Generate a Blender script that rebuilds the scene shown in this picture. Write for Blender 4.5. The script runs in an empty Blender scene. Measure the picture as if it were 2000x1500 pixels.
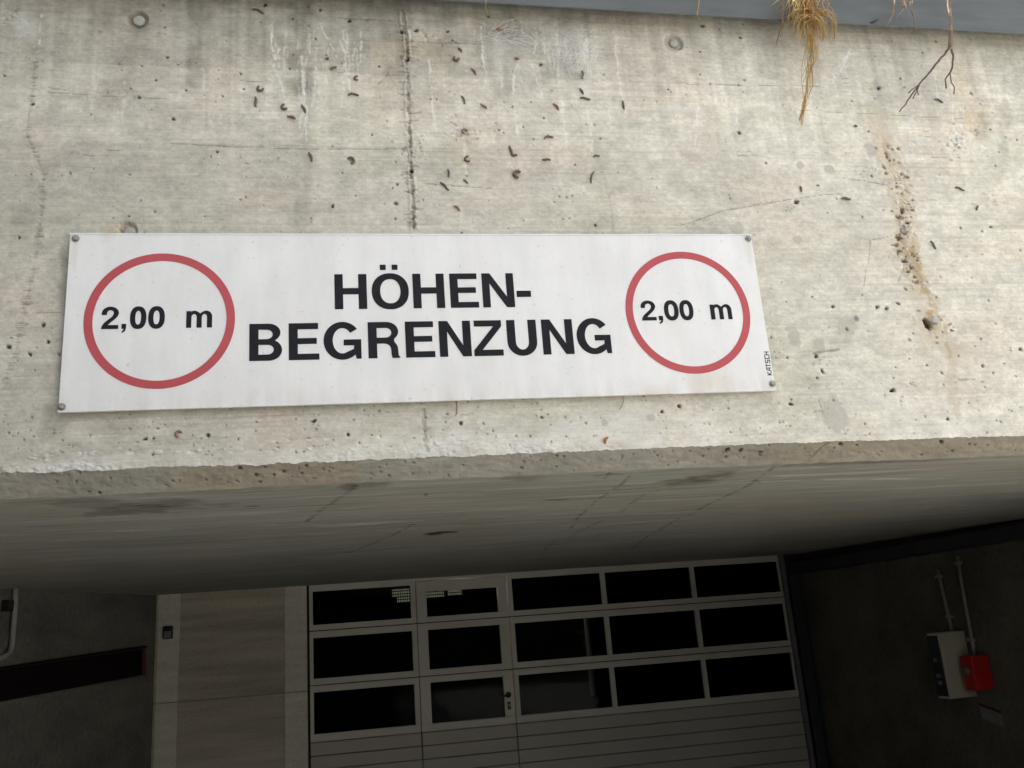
import bpy, bmesh, math, random
import numpy as np
from mathutils import Vector, Matrix, Euler

random.seed(7)
SC = bpy.context.scene
COL = SC.collection

# ------------------------------------------------------------------ camera
# solved from the sign (2.00 x 0.50 m): sign front face is the plane y = 0, floor is z = 0
ZO = 2.2439
FPX = 1727.1624
YAW, PIT, ROL = 0.1776, 0.2751, -0.0763
CPOS = np.array([-0.2253, -2.3846, -0.6439 + ZO])


def cam_axes():
    cy, sy, cp, sp, cr, sr = (math.cos(YAW), math.sin(YAW), math.cos(PIT), math.sin(PIT), math.cos(ROL), math.sin(ROL))
    fwd = np.array([sy * cp, cy * cp, sp]); right = np.array([cy, -sy, 0.0]); up = np.cross(right, fwd)
    return np.array([cr * right + sr * up, -sr * right + cr * up, fwd])


AX = cam_axes()
cam_data = bpy.data.cameras.new("camera")
cam_data.sensor_fit = 'HORIZONTAL'; cam_data.sensor_width = 36.0
cam_data.lens = 36.0 * FPX / 2000.0
cam_data.clip_start = 0.05; cam_data.clip_end = 2000
camera = bpy.data.objects.new("camera", cam_data); COL.objects.link(camera)
camera.matrix_world = Matrix(((AX[0][0], AX[1][0], -AX[2][0], CPOS[0]), (AX[0][1], AX[1][1], -AX[2][1], CPOS[1]),
                              (AX[0][2], AX[1][2], -AX[2][2], CPOS[2]), (0, 0, 0, 1)))
SC.camera = camera

# ------------------------------------------------------------------ sky, sun, exposure (overcast daylight)
SUN_EL, SUN_AZ = math.radians(50), math.radians(-115)     # azimuth: 0 = straight in front of the wall, minus = left; the wall faces away from the sun, in shade
world = bpy.data.worlds.new("World"); SC.world = world; world.use_nodes = True
wn = world.node_tree.nodes; wl = world.node_tree.links; wn.clear()
wsky = wn.new('ShaderNodeTexSky'); wsky.sky_type = 'NISHITA'; wsky.sun_disc = False
wsky.sun_elevation = SUN_EL; wsky.sun_rotation = math.pi - SUN_AZ
wsky.air_density = 1.0; wsky.dust_density = 3.0; wsky.ozone_density = 1.0
whs = wn.new('ShaderNodeHueSaturation'); whs.inputs['Saturation'].default_value = 0.16
wbg = wn.new('ShaderNodeBackground'); wbg.inputs['Strength'].default_value = 0.12
wout = wn.new('ShaderNodeOutputWorld')
wl.new(wsky.outputs['Color'], whs.inputs['Color']); wl.new(whs.outputs['Color'], wbg.inputs['Color'])
wl.new(wbg.outputs['Background'], wout.inputs['Surface'])
sun_data = bpy.data.lights.new("sun", 'SUN'); sun_data.energy = 4.0; sun_data.angle = math.radians(0.5)
sun_data.color = (1.0, 0.96, 0.9)
sun = bpy.data.objects.new("sun", sun_data); COL.objects.link(sun)
sd = Vector((math.sin(SUN_AZ) * math.cos(SUN_EL), -math.cos(SUN_AZ) * math.cos(SUN_EL), math.sin(SUN_EL)))
sun.rotation_euler = sd.to_track_quat('Z', 'Y').to_euler()
SC.view_settings.view_transform = 'Standard'
try:
    SC.view_settings.look = 'None'
except Exception:
    pass
SC.view_settings.gamma = 1.0; SC.view_settings.use_curve_mapping = False
SC.view_settings.exposure = 2.1

# ------------------------------------------------------------------ measuring: photo pixel -> point on a real plane
def ray(x, y):
    return np.array([(x - 1000) / FPX, (750 - y) / FPX, 1.0]) @ AX


def onY(x, y, Y):
    d = ray(x, y); return CPOS + d * (Y - CPOS[1]) / d[1]


def onP(x, y, p0, n):
    d = ray(x, y); return CPOS + d * (np.dot(np.asarray(p0) - CPOS, n) / np.dot(d, n))


WY = 0.020          # concrete face lies behind the sign
DY = 6.0            # front of the garage door
# soffit plane
zf = np.mean([onY(x, y, WY + 0.05)[2] for x, y in ((0, 975), (670, 942), (1330, 912), (2000, 893))])
zb = np.mean([onY(x, y, DY)[2] for x, y in ((605, 1142), (1000, 1120), (1330, 1096))])
SK = (zb - zf) / (DY - WY - 0.05)
SN = np.array([0, -SK, 1.0]); SP0 = np.array([0, WY + 0.05, zf])


def sof_z(Y):
    return zf + SK * (Y - WY - 0.05)


# ------------------------------------------------------------------ helpers
def tag(o, label=None, cat=None, group=None, kind=None):
    if label: o['label'] = label
    if cat: o['category'] = cat
    if group: o['group'] = group
    if kind: o['kind'] = kind
    return o


def empty(name, loc, label=None, cat=None, group=None):
    o = bpy.data.objects.new(name, None); COL.objects.link(o); o.location = loc
    o.empty_display_size = 0.05
    return tag(o, label, cat, group)


class MB:
    def __init__(s): s.v = []; s.f = []

    def add(s, vs, fs):
        b = len(s.v); s.v += [tuple(map(float, p)) for p in vs]; s.f += [tuple(i + b for i in f) for f in fs]; return s

    def box(s, x0, x1, y0, y1, z0, z1):
        vs = [(x, y, z) for z in (z0, z1) for y in (y0, y1) for x in (x0, x1)]
        return s.add(vs, [(0, 2, 3, 1), (4, 5, 7, 6), (0, 1, 5, 4), (2, 6, 7, 3), (0, 4, 6, 2), (1, 3, 7, 5)])

    def frame_box(s, o, u, v, w, a0, a1, b0, b1, c0, c1):
        o, u, v, w = map(np.asarray, (o, u, v, w))
        vs = [o + u * a + v * b + w * c for c in (c0, c1) for b in (b0, b1) for a in (a0, a1)]
        return s.add(vs, [(0, 2, 3, 1), (4, 5, 7, 6), (0, 1, 5, 4), (2, 6, 7, 3), (0, 4, 6, 2), (1, 3, 7, 5)])

    def tube(s, pts, rad, n=6, flat=1.0):
        pts = [np.asarray(p, float) for p in pts]
        if not hasattr(rad, '__len__'): rad = [rad] * len(pts)
        vs = []; ref = np.array([0.31, 0.87, 0.39])
        for i, p in enumerate(pts):
            t = pts[min(i + 1, len(pts) - 1)] - pts[max(i - 1, 0)]
            t = t / (np.linalg.norm(t) + 1e-12)
            a = np.cross(t, ref); a /= np.linalg.norm(a) + 1e-12; b = np.cross(t, a)
            for k in range(n):
                g = 2 * math.pi * k / n
                vs.append(p + rad[i] * (a * math.cos(g) + b * math.sin(g) * flat))
        fs = []
        for i in range(len(pts) - 1):
            for k in range(n):
                fs.append((i * n + k, i * n + (k + 1) % n, (i + 1) * n + (k + 1) % n, (i + 1) * n + k))
        fs.append(tuple(range(n - 1, -1, -1))); fs.append(tuple((len(pts) - 1) * n + k for k in range(n)))
        return s.add(vs, fs)

    def lathe(s, c, axis, prof, n=20):
        """prof = [(distance along axis, radius)]"""
        c = np.asarray(c, float); axis = np.asarray(axis, float); axis /= np.linalg.norm(axis)
        ref = np.array([0, 0, 1.0]) if abs(axis[2]) < 0.9 else np.array([1.0, 0, 0])
        a = np.cross(axis, ref); a /= np.linalg.norm(a); b = np.cross(axis, a)
        vs = []
        for h, r in prof:
            for k in range(n):
                g = 2 * math.pi * k / n
                vs.append(c + axis * h + r * (a * math.cos(g) + b * math.sin(g)))
        fs = []
        for i in range(len(prof) - 1):
            for k in range(n):
                fs.append((i * n + k, (i + 1) * n + k, (i + 1) * n + (k + 1) % n, i * n + (k + 1) % n))
        fs.append(tuple(range(n))); fs.append(tuple((len(prof) - 1) * n + k for k in range(n - 1, -1, -1)))
        return s.add(vs, fs)

    def build(s, name, mat, parent=None, bevel=0, smooth=False, seg=2):
        me = bpy.data.meshes.new(name); me.from_pydata(s.v, [], s.f)
        bm = bmesh.new(); bm.from_mesh(me); bmesh.ops.recalc_face_normals(bm, faces=bm.faces); bm.to_mesh(me); bm.free()
        if smooth: me.polygons.foreach_set('use_smooth', [True] * len(me.polygons))
        return link(name, me, mat, parent, bevel, seg)


def wpos(o):
    """where an object's own axes start, in the world (nothing here is rotated)"""
    return o.location.copy() if o.parent is None else wpos(o.parent) + o.matrix_parent_inverse.to_translation() + o.location


def link(name, me, mat, parent=None, bevel=0, seg=2):
    if mat is not None and not me.materials: me.materials.append(mat)
    o = bpy.data.objects.new(name, me); COL.objects.link(o)
    if parent is not None:
        o.parent = parent
        o.matrix_parent_inverse = Matrix.Translation(-wpos(parent))
    if bevel:
        m = o.modifiers.new('bevel', 'BEVEL'); m.width = bevel; m.segments = seg; m.limit_method = 'ANGLE'
    return o


# ------------------------------------------------------------------ materials
def mat_new(name):
    m = bpy.data.materials.new(name); m.use_nodes = True
    nt = m.node_tree; b = nt.nodes['Principled BSDF']
    return m, nt, b


def noise(nt, scale, detail=4, rough=0.55, vec=None, stretch=None):
    n = nt.nodes.new('ShaderNodeTexNoise'); n.inputs['Scale'].default_value = scale
    n.inputs['Detail'].default_value = detail; n.inputs['Roughness'].default_value = rough
    tc = nt.nodes.new('ShaderNodeNewGeometry')
    src = tc.outputs['Position']
    if stretch:
        mp = nt.nodes.new('ShaderNodeMapping'); mp.inputs['Scale'].default_value = stretch
        nt.links.new(src, mp.inputs['Vector']); src = mp.outputs['Vector']
    nt.links.new(src, n.inputs['Vector'])
    return n


def ramp(nt, fac, stops):
    r = nt.nodes.new('ShaderNodeValToRGB'); e = r.color_ramp.elements
    while len(e) < len(stops): e.new(0.5)
    for i, (p, c) in enumerate(stops):
        e[i].position = p; e[i].color = (*c, 1) if len(c) == 3 else c
    nt.links.new(fac, r.inputs['Fac']); return r


def mixc(nt, typ, fac, a, b):
    m = nt.nodes.new('ShaderNodeMix'); m.data_type = 'RGBA'; m.blend_type = typ
    if isinstance(fac, (int, float)): m.inputs[0].default_value = fac
    else: nt.links.new(fac, m.inputs[0])
    for k, s in ((6, a), (7, b)):
        if isinstance(s, tuple): m.inputs[k].default_value = (*s, 1)
        else: nt.links.new(s, m.inputs[k])
    return m.outputs[2]


def bump(nt, b, h, strength, dist):
    bp = nt.nodes.new('ShaderNodeBump'); bp.inputs['Strength'].default_value = strength; bp.inputs['Distance'].default_value = dist
    nt.links.new(h, bp.inputs['Height']); nt.links.new(bp.outputs['Normal'], b.inputs['Normal'])


def worn(name, c1, c2, scale, rough=0.6, metal=0.0, stretch=None, bmp=0.0, spec=0.4, fine=None):
    m, nt, b = mat_new(name)
    n = noise(nt, scale, 6, 0.6, stretch=stretch)
    r = ramp(nt, n.outputs['Fac'], [(0.3, c1), (0.7, c2)])
    out = r.outputs['Color']
    if fine:
        n2 = noise(nt, fine, 3, 0.6)
        r2 = ramp(nt, n2.outputs['Fac'], [(0.3, (0.78, 0.78, 0.78)), (0.7, (1.1, 1.1, 1.1))])
        out = mixc(nt, 'MULTIPLY', 1.0, out, r2.outputs['Color'])
    nt.links.new(out, b.inputs['Base Color'])
    b.inputs['Roughness'].default_value = rough; b.inputs['Metallic'].default_value = metal
    b.inputs['Specular IOR Level'].default_value = spec
    if bmp: bump(nt, b, n.outputs['Fac'], 0.5, bmp)
    return m


def concrete_attr(name, gx, gz, bdist):
    """concrete whose stains and wear sit in a colour attribute; sand grain and board grain on top"""
    m, nt, b = mat_new(name)
    a = nt.nodes.new('ShaderNodeAttribute'); a.attribute_name = 'wear'
    n1 = noise(nt, 260, 3, 0.7)
    r1 = ramp(nt, n1.outputs['Fac'], [(0.28, (0.74, 0.74, 0.73)), (0.40, (0.97, 0.97, 0.97)), (0.75, (1.12, 1.12, 1.13))])
    n2 = noise(nt, 1.0, 4, 0.65, stretch=gx)
    r2 = ramp(nt, n2.outputs['Fac'], [(0.25, (0.93, 0.93, 0.925)), (0.75, (1.06, 1.06, 1.06))])
    c = mixc(nt, 'MULTIPLY', 1.0, a.outputs['Color'], r1.outputs['Color'])
    c = mixc(nt, 'MULTIPLY', 1.0, c, r2.outputs['Color'])
    nt.links.new(c, b.inputs['Base Color'])
    b.inputs['Roughness'].default_value = 0.9; b.inputs['Specular IOR Level'].default_value = 0.15
    ad = nt.nodes.new('ShaderNodeMath'); ad.operation = 'ADD'
    n3 = noise(nt, 120, 4, 0.7)
    nt.links.new(n2.outputs['Fac'], ad.inputs[0]); nt.links.new(n3.outputs['Fac'], ad.inputs[1])
    bump(nt, b, ad.outputs[0], 0.55, bdist)
    return m


M = {}
M['concrete'] = concrete_attr('board_formed_concrete', (14, 14, 420), None, 0.0010)
M['soffit'] = concrete_attr('soffit_concrete', (2.2, 55, 55), None, 0.002)
M['plain_concrete'] = worn('plain_concrete', (0.30, 0.29, 0.26), (0.42, 0.41, 0.37), 3, 0.9, bmp=0.002, fine=90)
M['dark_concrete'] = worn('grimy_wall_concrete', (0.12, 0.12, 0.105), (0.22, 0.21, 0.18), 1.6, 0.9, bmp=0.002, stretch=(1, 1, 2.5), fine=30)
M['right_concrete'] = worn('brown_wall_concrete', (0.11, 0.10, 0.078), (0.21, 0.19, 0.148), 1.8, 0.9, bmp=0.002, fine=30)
M['back_panel'] = worn('stained_board_concrete', (0.36, 0.325, 0.255), (0.66, 0.60, 0.485), 1.0, 0.85, stretch=(0.5, 1, 7.5), bmp=0.001, fine=110)
M['back_strip'] = worn('pale_grey_render', (0.62, 0.59, 0.51), (0.80, 0.76, 0.665), 1.0, 0.8, stretch=(1.2, 1, 9), fine=120)
M['paving'] = worn('drive_concrete', (0.38, 0.37, 0.34), (0.46, 0.45, 0.42), 1.5, 0.9, fine=40)
M['asphalt'] = worn('dark_asphalt', (0.20, 0.197, 0.187), (0.28, 0.275, 0.262), 4, 0.9, fine=120)
M['fascia'] = worn('grey_coated_metal', (0.082, 0.090, 0.091), (0.110, 0.120, 0.121), 5, 0.45, 0.25, stretch=(1, 1, 6))
M['door_paint'] = worn('warm_grey_door_paint', (0.60, 0.565, 0.495), (0.67, 0.635, 0.56), 1.5, 0.5)
M['door_slat'] = worn('ribbed_door_paint', (0.44, 0.41, 0.35), (0.50, 0.47, 0.405), 1.5, 0.55)
M['rubber'] = worn('black_rubber', (0.012, 0.012, 0.012), (0.02, 0.02, 0.02), 20, 0.7)
M['dark_metal'] = worn('dark_grey_steel', (0.035, 0.040, 0.044), (0.05, 0.056, 0.06), 4, 0.5, 0.2)
M['black_plastic'] = worn('black_plastic', (0.012, 0.012, 0.013), (0.022, 0.022, 0.023), 25, 0.4)
M['grey_plastic'] = worn('grey_plastic', (0.16, 0.16, 0.16), (0.2, 0.2, 0.2), 25, 0.45)
M['conduit'] = worn('pale_conduit', (0.34, 0.33, 0.31), (0.42, 0.41, 0.38), 14, 0.5)
M['old_conduit'] = worn('dusty_conduit', (0.28, 0.27, 0.25), (0.38, 0.365, 0.335), 14, 0.6)  # conduit colour lowered to suit the shade on the right wall
M['screw'] = worn('weathered_zinc', (0.16, 0.155, 0.14), (0.42, 0.41, 0.39), 220, 0.45, 0.7)
M['red'] = worn('sun_faded_red_print', (0.41, 0.058, 0.070), (0.46, 0.076, 0.088), 6, 0.5)
M['black_film'] = worn('black_print', (0.009, 0.010, 0.013), (0.016, 0.017, 0.021), 30, 0.6, spec=0.15)
M['cream_box'] = worn('cream_enclosure', (0.50, 0.46, 0.365), (0.60, 0.555, 0.45), 6, 0.5)
M['red_box'] = worn('red_enclosure', (0.50, 0.014, 0.012), (0.60, 0.02, 0.016), 8, 0.45)
M['plate'] = worn('pale_plate', (0.20, 0.205, 0.20), (0.28, 0.28, 0.27), 10, 0.5)
M['band'] = worn('black_display_face', (0.006, 0.004, 0.0045), (0.016, 0.006, 0.007), 18, 0.8, spec=0.1)
M['band_red'] = worn('dark_red_edge', (0.085, 0.006, 0.009), (0.12, 0.009, 0.012), 10, 0.6)
M['soil'] = worn('garden_soil', (0.035, 0.026, 0.018), (0.07, 0.052, 0.035), 9, 1.0, bmp=0.02)
M['larva'] = worn('dry_brown_husk', (0.085, 0.058, 0.048), (0.22, 0.155, 0.13), 260, 0.7, fine=700)
M['larva_grey'] = worn('grey_husk', (0.075, 0.066, 0.062), (0.19, 0.165, 0.15), 260, 0.7, fine=700)
M['larva_red'] = worn('reddish_husk', (0.19, 0.10, 0.085), (0.34, 0.20, 0.17), 260, 0.7, fine=700)
M['leaf_orange'] = worn('orange_leaf_bit', (0.28, 0.11, 0.045), (0.42, 0.19, 0.09), 200, 0.8)
M['straw'] = worn('dry_straw', (0.42, 0.22, 0.06), (0.64, 0.46, 0.18), 26, 0.75, fine=240)
M['straw_green'] = worn('yellow_green_blade', (0.26, 0.24, 0.06), (0.44, 0.38, 0.13), 30, 0.75)
M['straw_brown'] = worn('brown_root', (0.20, 0.085, 0.04), (0.33, 0.15, 0.07), 40, 0.8)
M['twig'] = worn('pale_brown_twig', (0.15, 0.095, 0.07), (0.34, 0.25, 0.18), 45, 0.85, fine=260)
M['twig_dark'] = worn('purple_brown_twig', (0.10, 0.055, 0.05), (0.19, 0.12, 0.105), 60, 0.85, fine=260)
M['web'] = worn('dusty_cobweb', (0.62, 0.64, 0.68), (0.75, 0.76, 0.78), 60, 0.9)
M['mortar'] = worn('mortar_plug', (0.34, 0.335, 0.32), (0.44, 0.43, 0.40), 90, 0.9, bmp=0.001, fine=500)
M['white_render'] = worn('white_render', (0.36, 0.355, 0.34), (0.45, 0.44, 0.42), 0.6, 0.9)
M['lawn'] = worn('dark_lawn', (0.022, 0.035, 0.014), (0.045, 0.065, 0.025), 2, 0.9)
M['hedge_leaf'] = worn('dark_hedge_leaf', (0.02, 0.035, 0.014), (0.04, 0.065, 0.025), 3, 0.6)
M['building'] = worn('grey_render_outside', (0.10, 0.10, 0.095), (0.15, 0.15, 0.14), 0.6, 0.9)
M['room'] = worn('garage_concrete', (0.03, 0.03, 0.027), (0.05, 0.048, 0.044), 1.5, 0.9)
M['galv'] = worn('galvanised_duct', (0.45, 0.45, 0.44), (0.6, 0.6, 0.58), 8, 0.4, 0.6)


def make_sign_mat():
    m, nt, b = mat_new('white_sign_enamel')
    n1 = noise(nt, 1.0, 5, 0.6, stretch=(16, 1, 3.2))
    r1 = ramp(nt, n1.outputs['Fac'], [(0.30, (0.69, 0.693, 0.70)), (0.62, (0.76, 0.76, 0.766))])
    n2 = noise(nt, 75, 2, 0.5)
    r2 = ramp(nt, n2.outputs['Fac'], [(0.24, (0.80, 0.79, 0.77)), (0.36, (1, 1, 1))])
    n4 = noise(nt, 5, 4, 0.6)
    r4 = ramp(nt, n4.outputs['Fac'], [(0.38, (0.955, 0.95, 0.94)), (0.62, (1, 1, 1))])
    c = mixc(nt, 'MULTIPLY', 1.0, r1.outputs['Color'], r2.outputs['Color'])
    c = mixc(nt, 'MULTIPLY', 1.0, c, r4.outputs['Color'])
    # grime gathered along the lower lip
    g = nt.nodes.new('ShaderNodeNewGeometry'); sx = nt.nodes.new('ShaderNodeSeparateXYZ')
    nt.links.new(g.outputs['Position'], sx.inputs[0])
    mr = nt.nodes.new('ShaderNodeMapRange'); mr.inputs['From Min'].default_value = ZO + 0.055; mr.inputs['From Max'].default_value = ZO
    nt.links.new(sx.outputs['Z'], mr.inputs['Value'])
    n3 = noise(nt, 1.0, 4, 0.6, stretch=(22, 1, 4))
    r3 = ramp(nt, n3.outputs['Fac'], [(0.42, (0, 0, 0)), (0.72, (1, 1, 1))])
    mm = nt.nodes.new('ShaderNodeMath'); mm.operation = 'MULTIPLY'; mm.use_clamp = True
    nt.links.new(mr.outputs[0], mm.inputs[0]); nt.links.new(r3.outputs['Color'], mm.inputs[1])
    m2 = nt.nodes.new('ShaderNodeMath'); m2.operation = 'MULTIPLY'; m2.inputs[1].default_value = 0.45
    nt.links.new(mm.outputs[0], m2.inputs[0])
    c = mixc(nt, 'MIX', m2.outputs[0], c, (0.50, 0.42, 0.30))
    # rust film near the lower right corner, and under the screws
    n6 = noise(nt, 1.0, 4, 0.65, stretch=(40, 1, 14))
    for px_, pz_, sx_, sz_, al_ in ((0.80, 0.03, 0.10, 0.055, 0.75), (-0.985, 0.44, 0.012, 0.06, 0.5), (0.985, 0.44, 0.012, 0.06, 0.5), (-0.90, 0.505, 0.03, 0.03, 0.5), (0.62, 0.0, 0.08, 0.03, 0.5)):
        vm = nt.nodes.new('ShaderNodeVectorMath'); vm.operation = 'SUBTRACT'; vm.inputs[1].default_value = (px_, 0, ZO + pz_)
        nt.links.new(g.outputs['Position'], vm.inputs[0])
        vs_ = nt.nodes.new('ShaderNodeVectorMath'); vs_.operation = 'MULTIPLY'; vs_.inputs[1].default_value = (1 / sx_, 0, 1 / sz_)
        nt.links.new(vm.outputs[0], vs_.inputs[0])
        ln = nt.nodes.new('ShaderNodeVectorMath'); ln.operation = 'LENGTH'; nt.links.new(vs_.outputs[0], ln.inputs[0])
        mr2 = nt.nodes.new('ShaderNodeMapRange'); mr2.inputs['From Min'].default_value = 1.0; mr2.inputs['From Max'].default_value = 0.0
        mr2.inputs['To Max'].default_value = al_; nt.links.new(ln.outputs['Value'], mr2.inputs['Value'])
        m3 = nt.nodes.new('ShaderNodeMath'); m3.operation = 'MULTIPLY'
        nt.links.new(mr2.outputs[0], m3.inputs[0]); nt.links.new(n6.outputs['Fac'], m3.inputs[1])
        c = mixc(nt, 'MIX', m3.outputs[0], c, (0.52, 0.40, 0.24))
    nt.links.new(c, b.inputs['Base Color'])
    b.inputs['Roughness'].default_value = 0.42; b.inputs['Specular IOR Level'].default_value = 0.4
    return m


M['sign'] = make_sign_mat()


def make_glass():
    m = bpy.data.materials.new('tinted_pane_glass'); m.use_nodes = True
    nt = m.node_tree; nt.nodes.clear()
    o = nt.nodes.new('ShaderNodeOutputMaterial'); t = nt.nodes.new('ShaderNodeBsdfTransparent')
    t.inputs['Color'].default_value = (0.42, 0.44, 0.45, 1)
    g = nt.nodes.new('ShaderNodeBsdfGlossy'); g.inputs['Roughness'].default_value = 0.05
    fr = nt.nodes.new('ShaderNodeFresnel'); fr.inputs['IOR'].default_value = 1.12
    n = noise(nt, 6, 3); bp = nt.nodes.new('ShaderNodeBump'); bp.inputs['Distance'].default_value = 0.0005
    nt.links.new(n.outputs['Fac'], bp.inputs['Height']); nt.links.new(bp.outputs['Normal'], g.inputs['Normal'])
    mx = nt.nodes.new('ShaderNodeMixShader')
    nt.links.new(fr.outputs[0], mx.inputs[0]); nt.links.new(t.outputs[0], mx.inputs[1]); nt.links.new(g.outputs[0], mx.inputs[2])
    nt.links.new(mx.outputs[0], o.inputs['Surface']); return m


M['glass'] = make_glass()


def make_emit(name, c, s):
    m = bpy.data.materials.new(name); m.use_nodes = True; nt = m.node_tree; nt.nodes.clear()
    o = nt.nodes.new('ShaderNodeOutputMaterial'); e = nt.nodes.new('ShaderNodeEmission')
    n = noise(nt, 9, 2); r = ramp(nt, n.outputs['Fac'], [(0.3, tuple(x * 0.6 for x in c)), (0.7, c)])
    nt.links.new(r.outputs['Color'], e.inputs['Color']); e.inputs['Strength'].default_value = s
    nt.links.new(e.outputs[0], o.inputs['Surface']); return m


M['lit'] = make_emit('lit_lamp_cover', (0.62, 0.64, 0.38), 0.26)

# ------------------------------------------------------------------ numpy noise
_tab = {}


def vnoise(x, z, seed):
    if seed not in _tab: _tab[seed] = np.random.RandomState(seed).rand(256, 256).astype(np.float32)
    T = _tab[seed]
    xi = np.floor(x).astype(np.int32); zi = np.floor(z).astype(np.int32)
    fx = (x - xi).astype(np.float32); fz = (z - zi).astype(np.float32)
    fx = fx * fx * (3 - 2 * fx); fz = fz * fz * (3 - 2 * fz)
    a, b_ = xi & 255, (xi + 1) & 255; c, d = zi & 255, (zi + 1) & 255
    return (T[a, c] * (1 - fx) + T[b_, c] * fx) * (1 - fz) + (T[a, d] * (1 - fx) + T[b_, d] * fx) * fz


def fbm(x, z, sx, sz, octv=4, seed=0, gain=0.55):
    """0..1 noise, feature sizes sx, sz in metres"""
    t = 0; n = 0; a = 1.0
    for i in range(octv):
        k = 2 ** i
        t = t + a * vnoise(x * k / sx + 17.3 * i, z * k / sz + 9.1 * i, seed + i); n += a; a *= gain
    return t / n


def sm(a, b, x):
    t = np.clip((x - a) / (b - a), 0, 1); return t * t * (3 - 2 * t)


class Sheet:
    """a fine grid of concrete: U, V in metres, colour C, relief D (+ = out of the surface)"""
    def __init__(s, U, V, base, px2uv):
        s.U, s.V = np.meshgrid(U, V); s.u, s.v = U, V
        s.C = np.ones(s.U.shape + (3,), np.float32) * np.array(base, np.float32)
        s.D = np.zeros(s.U.shape, np.float32); s.p = px2uv

    def win(s, u0, u1, v0, v1):
        a = slice(max(np.searchsorted(s.u, u0) - 1, 0), np.searchsorted(s.u, u1) + 1)
        if s.v[0] < s.v[-1]: b = slice(max(np.searchsorted(s.v, v0) - 1, 0), np.searchsorted(s.v, v1) + 1)
        else:
            r = -s.v; b = slice(max(np.searchsorted(r, -v1) - 1, 0), np.searchsorted(r, -v0) + 1)
        return (b, a)

    def _ap(s, w, m, color, alpha, depth, mul):
        if color is not None:
            mm = (m * alpha)[..., None]
            c = np.array(color, np.float32)
            s.C[w] = s.C[w] * (1 - mm) + (s.C[w] * c if mul else c) * mm
        if depth: s.D[w] += depth * m

    def line(s, px, width, color=None, alpha=1.0, depth=0, rag=0.6, soft=0.6, mul=False, seed=50, grain=0.012, taper=False):
        P = np.array([s.p(*q) for q in px]); g = width * 1.6
        w = s.win(P[:, 0].min() - g, P[:, 0].max() + g, P[:, 1].min() - g, P[:, 1].max() + g)
        U, V = s.U[w], s.V[w]
        if U.size == 0: return
        U = U + (vnoise(V / 0.03 + 3.1, U / 0.03, seed + 7) - 0.5) * 0.008
        d = np.full(U.shape, 9.0)
        for i in range(len(P) - 1):
            a, b = P[i], P[i + 1]; ab = b - a; L = ab @ ab + 1e-12
            t = np.clip(((U - a[0]) * ab[0] + (V - a[1]) * ab[1]) / L, 0, 1)
            d = np.minimum(d, np.hypot(U - a[0] - t * ab[0], V - a[1] - t * ab[1]))
        h = width / 2
        d = d + (fbm(U, V, grain, grain, 2, seed) - 0.5) * 2 * rag * h
        s._ap(w, 1 - sm(h * (1 - soft), h * 1.05, d), color, alpha, depth, mul)

    def blob(s, x, y, rx, ry, color=None, alpha=1.0, depth=0, rag=0.4, soft=0.4, mul=False, seed=80, rot=0, grain=None):
        c = s.p(x, y); eu = (s.p(x + 2, y) - s.p(x - 2, y)) / 4; ev = (s.p(x, y - 2) - s.p(x, y + 2)) / 4
        a = abs(eu[0]) * rx; b = abs(ev[1]) * ry; g = max(a, b) * 1.7
        w = s.win(c[0] - g, c[0] + g, c[1] - g, c[1] + g)
        U, V = s.U[w] - c[0], s.V[w] - c[1]
        if U.size == 0: return
        cr, sr = math.cos(rot), math.sin(rot)
        gr = grain or max(min(a, b) * 0.9, 0.004)
        d = np.hypot((U * cr + V * sr) / a, (-U * sr + V * cr) / b)
        d = d + (fbm(s.U[w], s.V[w], gr, gr, 3, seed) - 0.5) * 2 * rag
        s._ap(w, 1 - sm(1 - soft, 1.05, d), color, alpha, depth, mul)

    def pit(s, x, y, r, darken=0.55, depth=None, rot=None, asp=None):
        """bug hole: sharp geometric dent with trapped dirt"""
        asp = asp or random.uniform(0.6, 1.0)  # shade inside the hole is painted in along with its grime
        s.blob(x, y, r, r * asp, (0.10, 0.095, 0.085), darken, depth or -min(0.0016 * r * 0.8 + 0.002, 0.009), 0.5, 0.3, True, grain=0.004,
               seed=random.randint(100, 160), rot=random.uniform(-1.5, 1.5) if rot is None else rot)


def grid_mesh(name, P, C, mat, parent, flip=False):
    nr, nc = P.shape[:2]
    me = bpy.data.meshes.new(name)
    me.vertices.add(nr * nc); me.vertices.foreach_set('co', P.reshape(-1).astype(np.float32))
    i = np.arange(nr * nc).reshape(nr, nc)
    q = np.stack([i[:-1, :-1], i[1:, :-1], i[1:, 1:], i[:-1, 1:]], -1).reshape(-1, 4)
    if flip: q = q[:, ::-1]
    n = len(q)
    me.loops.add(n * 4); me.loops.foreach_set('vertex_index', q.reshape(-1).astype(np.int32))
    me.polygons.add(n); me.polygons.foreach_set('loop_start', np.arange(0, n * 4, 4, dtype=np.int32))
    me.polygons.foreach_set('use_smooth', np.ones(n, bool))
    at = me.attributes.new('wear', 'FLOAT_COLOR', 'POINT')
    c4 = np.ones((nr * nc, 4), np.float32); c4[:, :3] = np.clip(C.reshape(-1, 3), 0.005, 0.9)
    at.data.foreach_set('color', c4.reshape(-1))
    me.update(calc_edges=True); me.validate()
    return link(name, me, mat, parent)


# ================================================================== SETTING
g = MB(); g.add([(-150, -150, 0), (150, -150, 0), (150, 150, 0), (-150, 150, 0)], [(0, 1, 2, 3)])
tag(g.build('ground', M['paving']), kind='structure')

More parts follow.
